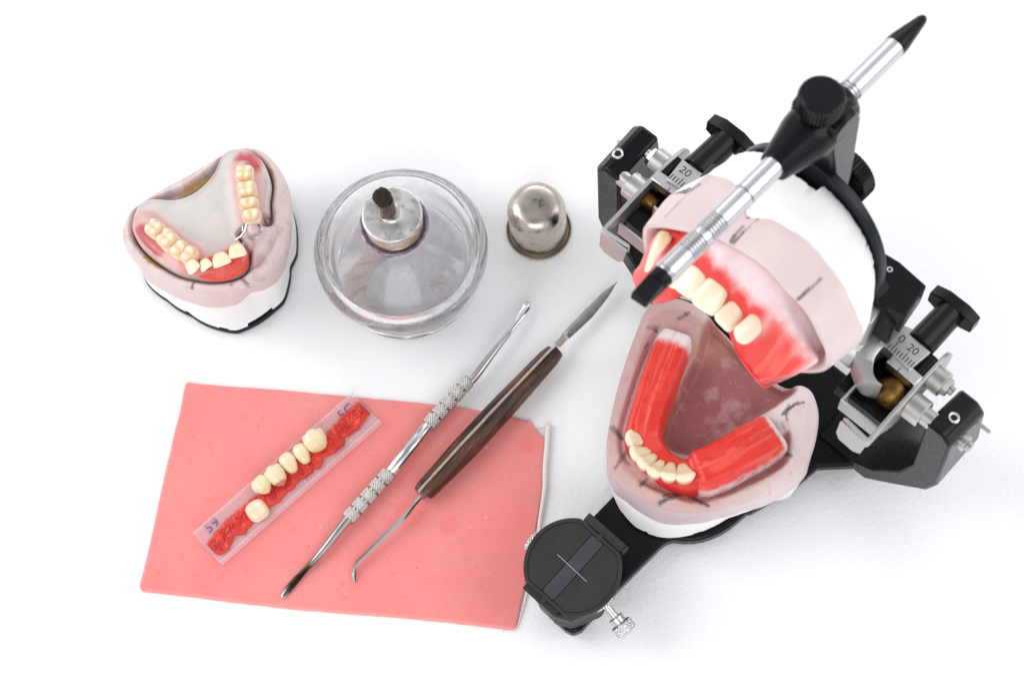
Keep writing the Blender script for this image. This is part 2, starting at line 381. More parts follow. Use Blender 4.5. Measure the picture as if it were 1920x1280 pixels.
def text(name, s, fr_o, tx, ty, size, m, parent, ext=0.03, sp=1.0):
    """lettering lying on a face: origin, text direction, text up"""
    cu = bpy.data.curves.new(name, 'FONT'); cu.body = s; cu.size = size * S; cu.extrude = ext * S
    cu.align_x = 'CENTER'; cu.align_y = 'CENTER'; cu.space_character = sp; cu.resolution_u = 3
    oc = bpy.data.objects.new(name + '_outline', cu); me = bpy.data.meshes.new_from_object(oc)
    bpy.data.objects.remove(oc); bpy.data.curves.remove(cu)
    me.name = name; me.materials.clear(); me.materials.append(m)
    o = bpy.data.objects.new(name, me); COL.objects.link(o)
    x = nrm(tx); z = nrm(np.cross(x, ty)); y = np.cross(z, x)
    mt = Matrix.Identity(4)
    for i in range(3): mt[i][0] = x[i]; mt[i][1] = y[i]; mt[i][2] = z[i]
    b = np.array(parent['_b']); mt.translation = Vector((np.asarray(fr_o) - b) * S)
    o.parent = parent; o.matrix_local = mt; return o

# ------------------------------------------------------------------ teeth
IV, AM, NK = lin(247, 232, 205), lin(238, 205, 160), lin(232, 194, 148)
def front_tooth(name, parent, inc, cerv, lab, w, t=4.2, canine=0.0, tint=1.0, rows=22, cols=36, over=0.0, wedge=0.0):
    """inc: middle of the biting edge, cerv: middle of the neck, lab: outward direction"""
    inc = np.asarray(inc, float); cerv = np.asarray(cerv, float); ax_ = inc - cerv; L = np.linalg.norm(ax_); a = ax_ / L
    lb = nrm(np.asarray(lab, float) - a * (np.asarray(lab, float) @ a)); sd = np.cross(a, lb)
    G = []; C = []
    th = np.linspace(0, 2*math.pi, cols, endpoint=False)
    for i in range(rows):
        u = i / (rows - 1)
        wf = (0.66 + 0.36 * math.sin(min(1, u*1.25) * math.pi/2)) 
        end = math.sqrt(max(0, 1 - max(0, (u - 0.90) / 0.10) ** 2.6)); st = math.sqrt(max(0, 1 - max(0, (0.12 - u) / 0.12) ** 2))
        hw = w/2 * wf * (0.80 + 0.20*end) * max(0.05, st) * (1 if u < 1 else 0.93); hd = t/2 * (1 - 0.74 * u**1.3) * max(0.06, end) * max(0.05, st)
        c_ = np.sign(np.cos(th)) * np.abs(np.cos(th)) ** 0.62; s_ = np.sign(np.sin(th)) * np.abs(np.sin(th)) ** 0.8
        x = hw * c_; y = hd * s_
        x = x * (1 - wedge * np.clip(-s_, 0, 1) * (1 - 0.5*u))
        y = y + 0.55 * math.sin(u * math.pi) - 0.35 * (x / (w/2)) ** 2 * t * 0.32
        drop = canine * w * 0.42 * (np.abs(x) / (w/2)) ** 1.2 * sm(0.55, 1, u) + 0.10 * w * (np.abs(x) / (w/2)) ** 4 * sm(0.8, 1, u)
        P = cerv + a * (u * L) - drop[:, None] * a + x[:, None] * sd + y[:, None] * lb
        G.append(P); k = u + 0 * th
        c = mixc(NK, IV, sm(0.0, 0.45, k)); c = mixc(c, lin(250, 240, 222), sm(0.6, 1, k) * 0.6); C.append(c * tint)
    mb = MB(); mb.grid(G, False, True, col=np.array(C), cap0=True, cap1=True)
    return mb.build(name, M['tooth'], parent, smooth=80)

def molar(name, parent, c, axis, mes, rx, ry, h, cusps=4, tint=1.0, rows=34, cols=56, taper=0.82, root=0.0, depth=1.0, rnd=2.6):
    """c: centre of the chewing face, axis: where it faces, mes: direction along the arch"""
    z = nrm(axis); x = nrm(np.asarray(mes, float) - z * (np.asarray(mes, float) @ z)); y = np.cross(z, x)
    th = np.linspace(0, 2*math.pi, cols, endpoint=False); G = []; C = []
    q = rnd; _s = (c[0]*12.9898 + c[1]*78.233) ; jx = 0.12*math.sin(_s*3.1); jy = 0.12*math.sin(_s*5.7)
    x, y = x*math.cos(0.14*math.sin(_s)) + y*math.sin(0.14*math.sin(_s)), y*math.cos(0.14*math.sin(_s)) - x*math.sin(0.14*math.sin(_s))
    rr = 1 / (np.abs(np.cos(th))**q + np.abs(np.sin(th))**q) ** (1/q)
    rr = rr * (1 - 0.045 * np.cos(2 * th * (2 if cusps == 4 else 1)))
    def top(X, Y):      # X, Y in -1..1
        if cusps == 4:
            cs = [(-.5+jx, .50), (.46, .44+jy), (-.46, -.5+jy), (.52+jx, -.42)]
        else:
            cs = [(0, .5), (0, -.5)]
        H = 0
        for (a_, b_) in cs: H = np.maximum(H, np.exp(-((X-a_)**2/(.30 if cusps == 4 else .5) + (Y-b_)**2/.16) * 1.5))
        g = np.exp(-(X/.10)**2) * (0.5 if cusps == 4 else 0.05) + np.exp(-(Y/.12)**2) * 0.55
        return (H - 0.16*g) * 1.9 * depth
    nt_ = 16
    for i in range(nt_):                                     # chewing face, from the middle out
        r = (i + 0.15) / nt_ ; X = r * rr * np.cos(th); Y = r * rr * np.sin(th)
        Hh = top(X, Y) * (1 - r**6) - 1.3 - 1.4 * r**5
        G.append(np.asarray(c) + (X*rx)[:, None]*x + (Y*ry)[:, None]*y + Hh[:, None]*z)
        k = sm(-1.6, 0.0, Hh); C.append(mixc(lin(230, 190, 144), lin(247, 232, 204), np.clip(0.2 + k, 0, 1)) * tint)
    for i in range(1, rows - nt_):
        u = i / (rows - nt_ - 1); s_ = 1 + 0.06*math.sin(u*math.pi*0.8) - (1 - taper) * u**1.5
        Hh = -2.7 - u * (h - 2.7); X = s_ * rr * np.cos(th); Y = s_ * rr * np.sin(th)
        G.append(np.asarray(c) + (X*rx)[:, None]*x + (Y*ry)[:, None]*y + Hh*z)
        C.append(mixc(IV, NK, sm(0.35, 1, u + 0*th)) * tint)
    mb = MB(); mb.grid(G, False, True, col=np.array(C), cap0=True, cap1=True)
    return mb.build(name, M['tooth'], parent, smooth=100)

# ------------------------------------------------------------------ generic cast body
def cast_top(outline, ctr, hf, cf, rings, nth=540, nr=120, fr=WORLD, flip=1, rim=1.2):
    """a lid whose height is hf(x,y,edge distance) over a star-shaped outline, then wall rings (radius array, height array)"""
    th, R = polar(outline, ctr, nth)
    rs = np.linspace(0.004, 1, nr); G = []; C = []
    for r in rs:
        X = ctr[0] + r*R*np.cos(th); Y = ctr[1] + r*R*np.sin(th); ed = (1-r)*R
        Z = hf(X, Y, ed); Z = Z - rim * (1 - np.clip(ed / rim, 0, 1))**2 * 0.7
        G.append(np.stack([X, Y, Z*flip], 1)); C.append(cf(X, Y, Z, ed))
    for (Rk, Zk) in rings:
        Rk = Rk(th, R) if callable(Rk) else Rk; Zk = Zk(th, R) if callable(Zk) else np.full(nth, float(Zk))
        X = ctr[0] + Rk*np.cos(th); Y = ctr[1] + Rk*np.sin(th)
        G.append(np.stack([X, Y, Zk*flip], 1)); C.append(cf(X, Y, Zk, None))
    G = fr(np.array(G).reshape(-1, 3)).reshape(len(G), nth, 3)
    mb = MB(); mb.grid(G, False, True, col=np.array(C), cap0=True, cap1=True); return mb, th, R
def ring_body(ctr, th, rings, fr=WORLD, flip=1, cap0=True, cap1=True):
    G = []
    for Rk, Zk in rings:
        Zk = np.broadcast_to(np.asarray(Zk, float), th.shape)
        G.append(np.stack([ctr[0] + Rk*np.cos(th), ctr[1] + Rk*np.sin(th), Zk*flip], 1))
    G = fr(np.array(G).reshape(-1, 3)).reshape(len(G), len(th), 3)
    mb = MB(); mb.grid(G, False, True, cap0=cap0, cap1=cap1); return mb
def override(th, R, ctr, pts, blend=0.25):
    """follow traced points over the angles they span"""
    P = np.asarray(pts, float)[:, :2] - ctr; a = np.unwrap(np.arctan2(P[:, 1], P[:, 0])); r = np.hypot(P[:, 0], P[:, 1])
    if a[0] > a[-1]: a, r = a[::-1], r[::-1]
    out = R.copy()
    for k in (-2*math.pi, 0, 2*math.pi):
        t = th + k; q = np.interp(t, a, r); wgt = sm(a[0]-blend, a[0], t) * (1 - sm(a[-1], a[-1]+blend, t))
        out = out * (1-wgt) + q * wgt
    for _ in range(8): out = (np.roll(out, 1) + out + np.roll(out, -1)) / 3
    return out
def pencil(C, X, Y, marks, col=lin(62, 56, 62)):
    for pts, wd, st in marks:
        d, par = seg_dist(X, Y, pts)
        nn = noise(X*1.0, Y*1.0, 3.0, 0.7, 2)
        k = (1 - sm(wd*0.15, wd*0.62, d + (nn-0.5)*wd*0.8)) * st * np.clip(0.1 + nn*1.4, 0, 1)
        C = mixc(C, col, k)
    return C

# ================================================================== LEFT CAST AND ITS PARTIAL DENTURE
def q1(x, y, z=36): return at(200 + x/3.0475, 240 + y/3.0475, z)
def build_left():
    ctr = q1(560, 520)[:2]
    rimpx = [(750,80),(820,84),(890,112),(960,180),(1010,262),(1038,350),(1045,450),(1040,560),(1018,670),(960,770),(870,850),(740,895),(600,905),(470,890),(350,850),(230,785),(140,725),(92,655),(78,580),(95,500),(150,420),(300,322),(450,240),(600,150),(680,100)]
    rim = np.array([q1(*p)[:2] for p in rimpx])
    platepx = [(660,150),(700,116),(780,112),(870,165),(915,235),(935,320),(925,420),(930,520),(905,535),(872,500),(850,540),(790,560),(745,600),(760,645),(800,690),(800,770),(740,825),(600,850),(480,835),(390,808),(280,742),(185,655),(145,560),(170,450),(240,402),(380,402),(480,368),(560,310),(622,235)]
    plate = np.array([q1(*p, 36)[:2] for p in platepx])
    plateS = spline(plate, 160, True)
    hollow = np.array([q1(*p, 34)[:2] for p in [(245,400),(330,360),(450,320),(560,230),(650,150),(640,260),(570,350),(480,400),(380,425),(260,425)]])
    groove = np.array([q1(*p, 34)[:2] for p in [(840,760),(920,700),(960,620),(975,600),(940,700),(870,790),(800,820)]])
    clasp = q1(828, 567, 41)[:2]; clasp2 = q1(800, 640, 39)[:2]
    def hf(X, Y, ed):
        d = sdist(X, Y, plateS)
        z = 36 - 4.5*sm(-1.2, 0.6, d) - 3.0*np.exp(-((d+0.5)/1.3)**2)
        z = z - 5.0*sm(-0.5, 2.5, sdist(X, Y, hollow)) + 1.2*noise(X, Y, 0, 9) - 0.6
        z = z - 3.5*sm(-2, 3, sdist(X, Y, groove))
        dc = np.hypot(X-clasp[0], Y-clasp[1]); z = np.maximum(z, 41.5 - 0.20*dc**2 - 8*sm(2.2, 4.2, dc))
        dc = np.hypot(X-clasp2[0], Y-clasp2[1]); z = np.maximum(z, 39.5 - 0.5*dc**2 - 3*sm(1.8, 3, dc))
        return z + 0.18*noise(X, Y, 5, 1.6, 2) - 4.6*(np.clip(1 - ed/9.0, 0, 1))**1.6
    ye = [([q1(430,378)[:2], q1(480,335)[:2], q1(540,300)[:2], q1(585,270)[:2]], 4.2), ([q1(215,715)[:2], q1(262,748)[:2], q1(315,760)[:2]], 2.2), ([q1(310,392)[:2], q1(420,385)[:2]], 1.6), ([q1(935,290)[:2], q1(925,220)[:2]], 1.5), ([q1(800,820)[:2], q1(700,870)[:2]], 0.01)]
    marks = [([q1(505,850,35)[:2], q1(472,918,33)[:2]], 1.6, 0.85), ([q1(470,930,32)[:2], q1(490,955,31)[:2]], 0.8, .5), ([q1(735,820,35)[:2], q1(830,918,32)[:2]], 1.6, .9), ([q1(770,800,35)[:2], q1(790,850,34)[:2]], .9, .6), ([q1(700,850,35)[:2],q1(745,820,35)[:2]], .7, .4)]
    def cf(X, Y, Z, ed):
        n = noise(X, Y, Z, 6, 4)
        c = mixc(lin(214,190,188), lin(229,212,211), n)
        if ed is not None:
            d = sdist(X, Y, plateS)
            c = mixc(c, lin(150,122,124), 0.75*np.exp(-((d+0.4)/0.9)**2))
            c = mixc(c, lin(178,158,166), 0.8*sm(-0.5, 1.5, sdist(X, Y, hollow)))
            c = mixc(c, lin(190,160,162), 0.6*sm(-2, 2.5, sdist(X, Y, groove)))
            for pts, wd in ye:
                dd, _ = seg_dist(X, Y, pts); c = mixc(c, lin(176,138,70), 0.85*(1-sm(wd*.4, wd, dd + 3*(noise(X, Y, 8, 2.0, 3)-.5))))
            c = mixc(c, lin(186,140,138), 0.28*sm(0.60, 0.74, noise(X, Y, 21, 3.0, 2)))
            c = pencil(c, X, Y, marks)
        sp = noise(X, Y, Z + 11, 0.9, 1); c = mixc(c, lin(245,240,238), 0.8*sm(0.90, 0.95, sp))
        return c
    mb, th, R = cast_top(rim, ctr, hf, cf, [(lambda t, r: r*1.004, 32.0), (lambda t, r: r*0.99, 28.0),
         (lambda t, r: r*0.97, lambda t, r: 25 + 1.2*noise(np.cos(t)*4, np.sin(t)*4, 2, 1))][:2], nth=560, nr=120)
    # stone skirt down to the plaster line, traced
    # rebuild skirt as wall rings of the same mesh
    jun = [q1(*p, 21)[:2] for p in [(1040,700),(1020,800),(960,888),(890,925),(820,935),(745,1005),(600,1022),(470,990),(330,930),(215,850)]]
    def zj(t, r):
        return 20 + 0.5*noise(np.cos(t)*9, np.sin(t)*9, 2, 1)
    Rj = override(th, R*0.965, ctr, jun)
    mb2, th, R = cast_top(rim, ctr, hf, cf, [(lambda t, r: r*1.002, 29.6), (lambda t, r: r*0.85 + Rj*0.15, 27.5), (lambda t, r: r*.4 + Rj*.6, 23.5), (lambda t, r: Rj, zj)], nth=560, nr=120)
    base = q1(560, 520, 0); base[2] = 0
    t = thing('dental_cast', 'pink and white stone cast on a thin black plate carrying the partial denture', 'dental cast', base)
    mb2.build('stone_cast', M['stone'], t, smooth=60)
    bot = [q1(*p, 3)[:2] for p in [(1046,800),(1036,900),(1010,985),(950,1040),(820,1128),(740,1160),(640,1142),(480,1062),(345,978),(230,880)]]
    Rb = override(th, R*0.945, ctr, bot)
    chip = np.zeros_like(th)
    for (x0, y0, x1, y1, dd) in [(810,1130,962,1050,2.6), (645,1128,695,1135,1.2), (455,1035,480,1045,1.0)]:
        a0 = math.atan2(*(q1(x0,y0,4)[:2]-ctr)[::-1]); a1 = math.atan2(*(q1(x1,y1,4)[:2]-ctr)[::-1]); lo_, hi_ = min(a0,a1), max(a0,a1)
        chip = np.maximum(chip, dd*(sm(lo_-.006, lo_+.006, th)*(1-sm(hi_-.006, hi_+.006, th))))
    zb = 3.0 + chip + 0.25*noise(np.cos(th)*30, np.sin(th)*30, 1, 1)
    ring_body(ctr, th, [(Rb*0.5, 2.9), (Rb-0.7, zb), (Rb, zb+0.4), (Rj*0.5+Rb*0.5, 12), (Rj-0.3, 19), (Rj*0.93, 23)]).build('plaster_base', M['plaster'], t, smooth=50)
    ring_body(ctr, th, [(Rb-0.3, 0.05), (Rb+0.35, 0.5), (Rb+0.4, 2.4), (Rb+0.1, 2.95), (Rb*0.6, 3.0)]).build('mounting_plate', M['plate'], t, smooth=50)

    # ---- the partial denture
    pc = q1(560, 560, 36)[:2]
    archR = np.array([q1(*p, 41)[:2] for p in [(782,200),(785,260),(797,335),(808,415),(822,485)]])
    archL = np.array([q1(*p, 41)[:2] for p in [(215,530),(262,565),(330,622),(395,685),(450,710)]])
    fr_ = np.array([q1(*p, 41)[:2] for p in [(480,775),(540,790),(600,775),(680,745),(770,700)]])
    pock = [(q1(205,600)[:2], q1(245,650)[:2], q1(300,700)[:2]), (q1(775,172)[:2], q1(825,180)[:2], q1(848,225)[:2])]
    def phf(X, Y, ed):
        dR, _ = seg_dist(X, Y, archR); dL, _ = seg_dist(X, Y, archL); dF, _ = seg_dist(X, Y, fr_)
        z = 33.5 + 5.2*np.exp(-(dR/5.2)**2) + 5.2*np.exp(-(dL/5.2)**2) + 4.0*np.exp(-(dF/4.5)**2)
        for p in pock: dd, _ = seg_dist(X, Y, p); z = z - 1.4*np.exp(-(dd/2.0)**2)
        return np.clip(z + 1.0*sm(3.0, 0.3, ed) + 1.2 - 1.3*sm(1.2, 0, ed) + 0.25*noise(X, Y, 3, 3, 2), 30, 60)
    def pcf(X, Y, Z, ed):
        n = noise(X, Y, 1, 5, 3)
        wht = mixc(lin(217,214,211), lin(206,202,198), n); c = wht
        if ed is None: return mixc(c, lin(214,190,188), 0.5 + 0*n)
        dR, _ = seg_dist(X, Y, archR); dL, _ = seg_dist(X, Y, archL); dF, _ = seg_dist(X, Y, fr_)
        d = np.minimum(dR, dL)
        c = mixc(c, lin(226,150,150), 0.75*np.exp(-((d-3.6)/2.8)**2) * np.clip(0.35 + 1.1*noise(X, Y, 31, 7, 3), 0, 1))
        for p in pock:
            dd, _ = seg_dist(X, Y, p); c = mixc(c, lin(196,76,84), 0.9*(1-sm(1.2, 4.6, dd + 2*(n-.5))))
        c = mixc(c, lin(214,84,80), 0.8*(1-sm(2.5, 8.5, dF + 3*(n-.5))))
        c = mixc(c, lin(226,165,165), 0.6*np.exp(-((dL-5.5)/1.6)**2))
        return c
    t2 = thing('partial_denture', 'partial denture with white palate, pink gums and twelve teeth lying in the pink cast', 'denture', q1(560, 560, 34))
    mb3, pth, pR = cast_top(platepx and plate, pc, phf, pcf, [(lambda t_, r: r, 30.0)], nth=540, nr=110, rim=0.9)
    mb3.build('base_plate', M['acrylic'], t2, smooth=70)
    # red wax collar under the front teeth
    fc = q1(640, 770, 38)[:2]
    wo = np.array([q1(*p, 38)[:2] for p in [(478,755),(560,735),(640,705),(720,672),(775,655),(806,700),(800,775),(770,810),(695,848),(610,858),(535,842),(485,800)]])
    cast_top(wo, fc, lambda X, Y, ed: 37.0 + 2.6*sm(0, 5, ed) + 0.3*noise(X, Y, 3, 1.6, 2), lambda X, Y, Z, ed: mixc(lin(214,58,44), lin(235,92,74), noise(X, Y, 4, 4, 3)),
             [(lambda a, r: r*0.99, 34.5)], nth=200, nr=40)[0].build('wax_gum', M['wax'], t2, smooth=80)
    upv = np.array([0, 0, 1.0])
    def post(px, py, dx, dy, rx, ry, cus, til=(0, 0), zz=46.5):
        c = q1(px, py, zz); m = q1(px+dx, py+dy, zz) - c
        molar('tooth', t2, c, upv + np.array([til[0], til[1], 0]), m, rx, ry, 8.0, cus, depth=.75)
    post(780, 240, 4, 50, 3.5, 3.7, 4); post(793, 332, 6, 50, 3.7, 4.0, 4); post(805, 412, 6, 40, 2.9, 3.8, 2); post(821, 480, 8, 40, 3.1, 3.7, 2)
    post(258, 556, 40, 38, 3.6, 3.7, 4, (-.15, 0)); post(330, 616, 40, 36, 4.0, 4.1, 4, (-.15, 0)); post(398, 672, 36, 30, 3.1, 3.7, 2, (-.15, 0)); post(454, 706, 30, 20, 3.1, 3.6, 2, (-.15, 0))
    for (x0, y0, x1, y1, wd, cn) in [(508, 822, 470, 752, 5.6, .3), (572, 804, 560, 756, 5.2, 0), (664, 786, 640, 716, 7.2, 0), (752, 738, 736, 665, 6.8, 0)]:
        i_ = q1(x0, y0, 44.2); c_ = q1(x1, y1, 43.2); lb = np.array([0.12 if x0 > 600 else -.25, -0.35, 1.0])
        front_tooth('tooth', t2, i_, c_ - [0, 0, 1.2], lb, wd, 3.8, cn, tint=np.array([1, .97, .90]))
    mc = MB()
    cw = [q1(870,528,40), q1(884,560,40.2), q1(884,600,39.6), q1(860,622,39.5), q1(825,622,39.5)]
    mc.tube(spline(cw, 20), 0.42, 10)
    mc.tube(spline([q1(738,640,39.5), q1(765,620,40.5), q1(788,590,41), q1(800,545,41.3)], 16), 0.42, 10)
    mc.tube(spline([q1(776,590,41), q1(775,560,41.5), q1(795,520,41.5)], 12), 0.36, 10)
    mc.build('clasp', M['chrome'], t2)
build_left()

# ================================================================== SPIRIT LAMP
def build_lamp():
    b = at(763, 512, 0)
    t = thing('spirit_lamp', 'round clear glass spirit lamp with a blackened wick in its metal collar', 'spirit lamp', b)
    z = np.array([0, 0, 1.0])
    outer = [(0.1, 0.9), (18, 0.9), (24.5, 0.15), (27.5, 0.3), (29.2, 1.6), (29.6, 4), (30.0, 9), (30.6, 14), (31.5, 17.5), (33.2, 19.6), (34.3, 22), (34.5, 24.5), (33.9, 27), (32.3, 28.8), (30.6, 29.6), (29.8, 30.6), (29.2, 31.8), (27.6, 33.4), (24, 36.2), (19.5, 39.6), (15.8, 42.8), (13.4, 45.4), (12.9, 47.0), (13.0, 48.6), (12.4, 49.2), (11.4, 49.2)]
    inner = [(10.9, 48.6), (10.8, 45.6), (13.2, 42.4), (17.4, 38.8), (22.2, 35.2), (26.0, 32.2), (28.2, 29.8), (29.8, 26.6), (30.4, 23.5), (29.4, 20.0), (27.8, 16), (27.0, 10), (26.2, 5.6), (23.5, 3.6), (15, 3.2), (0.1, 3.2)]
    o_ = spline(outer, 90); i_ = spline(inner, 60)
    def wob(h, th, R): return 0.06*R/30*np.sin(3*th + h*0.1) + 0.04*R/30*np.sin(7*th + 1)
    MB().lathe(b, z, np.vstack([o_, i_]), 128, rfun=wob, cap=True).build('glass_bottle', M['glass'], t, smooth=50)
    # collar ring and screw cap
    MB().lathe(b, z, spline([(11.1, 46.6), (12.3, 49.3), (13.35, 49.6), (13.5, 50.1), (13.1, 50.5), (11.9, 50.3), (11.2, 49.2), (10.9, 47.0)], 30), 72).build('collar_ring', mat('violet_stained_ring', (0.42, 0.38, 0.48), 0.25, 1.0, var=0.8, vscale=3, varcol=(0.12, 0.09, 0.18)), t, smooth=60)
    thr = [(11.0, 47.2)] + [(11.0 + 0.35*math.sin(k*1.35), 47.6 + k*0.36) for k in range(22)]
    MB().lathe(b, z, thr + [(11.2, 55.8)], 72).build('screw_thread', mat('coppery_thread', (0.50, 0.36, 0.26), 0.25, 1.0, rvar=0.2, vscale=3, var=0.9, varcol=(0.60, 0.56, 0.50)), t, smooth=60)
    MB().lathe(b, z, spline([(11.2, 55.6), (11.65, 56.0), (11.75, 57.8), (11.5, 58.6), (10.8, 58.9), (8, 58.95), (4.6, 58.9), (3.6, 59.2), (3.3, 60.2)], 50), 72).build('cap_disc', M['tin'], t, smooth=40)
    tp = b + [-1.2, 0.6, 0]
    MB().lathe(tp, z, spline([(3.5, 58.6), (3.2, 59.8), (3.05, 61), (3.0, 70.4), (2.7, 70.6), (2.6, 69.0)], 30), 36).build('wick_tube', mat('sooty_tube', (0.16, 0.12, 0.10), 0.35, 1.0, rvar=0.2, vscale=2, var=0.7, varcol=(0.03, 0.025, 0.03)), t, smooth=50)
    def rag(h, th, R): return 1.5*(noise(np.cos(th)*2.2+5, np.sin(th)*2.2+5, h*0.8, 1, 3)-0.45)
    MB().lathe(tp + [0, 0, 63], (-0.10, 0.02, 1), [(2.4, 0), (2.45, 7), (3.0, 7.6), (3.3, 8.4), (3.4, 9.4), (3.35, 10.4), (3.1, 11.4), (2.7, 12.2), (2.0, 12.9), (1.2, 13.2), (0.5, 12.9)], 40, rfun=rag).build('wick', M['char'], t, smooth=70)
    # cotton inside the bottle
    P = spline([b + p for p in np.array([(-2, -1, 44), (-6, -5, 38), (-12, -7, 30), (-17, -9, 20), (-20, -12, 12), (-18, -17, 7), (-11, -21, 5.4), (0, -23, 5.2), (11, -21, 5.2), (19, -14, 5.4)])], 120)
    r = np.interp(np.linspace(0, 1, 120), [0, .2, .45, .6, 1], [3.4, 4.6, 5.6, 3.4, 2.6])
    mb = MB()
    for s_ in range(3):
        ph = s_ * 2.09; off = []
        T = np.gradient(P, axis=0)
        for i in range(len(P)):
            tt = nrm(T[i]); u = nrm(np.cross((0, 0, 1), tt)); v = np.cross(tt, u); a = ph + i*0.16
            off.append(P[i] + 0.42*r[i]*(math.cos(a)*u + math.sin(a)*v))
        mb.tube(off, r*0.55, 14)
    mb.build('cotton_cord', M['wick'], t, smooth=80)
    rs = np.random.RandomState(5); mb = MB()
    for k in range(36):
        p0 = b + [13 + rs.randn()*1.6, -9 + rs.randn()*1.4, 10 + rs.rand()*5]; d = rs.randn(3)*1.6 + [2, -1.5, 0]
        mb.tube([p0, p0 + d*0.6 + rs.randn(3)*0.3, p0 + d], 0.14, 5)
    mb.build('frayed_end', M['wick'], t)
build_lamp()

# ================================================================== SNUFFER CAP
def build_cap():
    b = at(1010.5, 432, 0)
    t = thing('snuffer_cap', 'small tarnished metal dome cap standing on the white surface by the spirit lamp', 'snuffer cap', b)
    def dent(h, th, R): return R*0.006*np.sin(2*th+1) + R*0.004*np.sin(5*th+h*0.2)
    MB().lathe(b, (0, 0, 1), spline([(11.3, 1.0), (11.5, 3), (11.6, 8), (11.7, 14), (11.75, 18.8), (11.5, 21.2), (10.5, 23.8), (8.6, 25.6), (6.2, 26.4), (3, 26.7), (0.1, 26.75)], 80), 96, rfun=dent).build('dome', M['tinworn'], t, smooth=60)
    MB().lathe(b, (0, 0, 1), spline([(11.2, 0.7), (12.4, 0.2), (13.1, 0.5), (13.35, 1.3), (13.1, 2.0), (12.7, 1.9), (12.3, 1.2), (11.4, 1.2)], 30), 96, rfun=dent).build('rolled_lip', M['tinlip'], t, smooth=60)
build_cap()

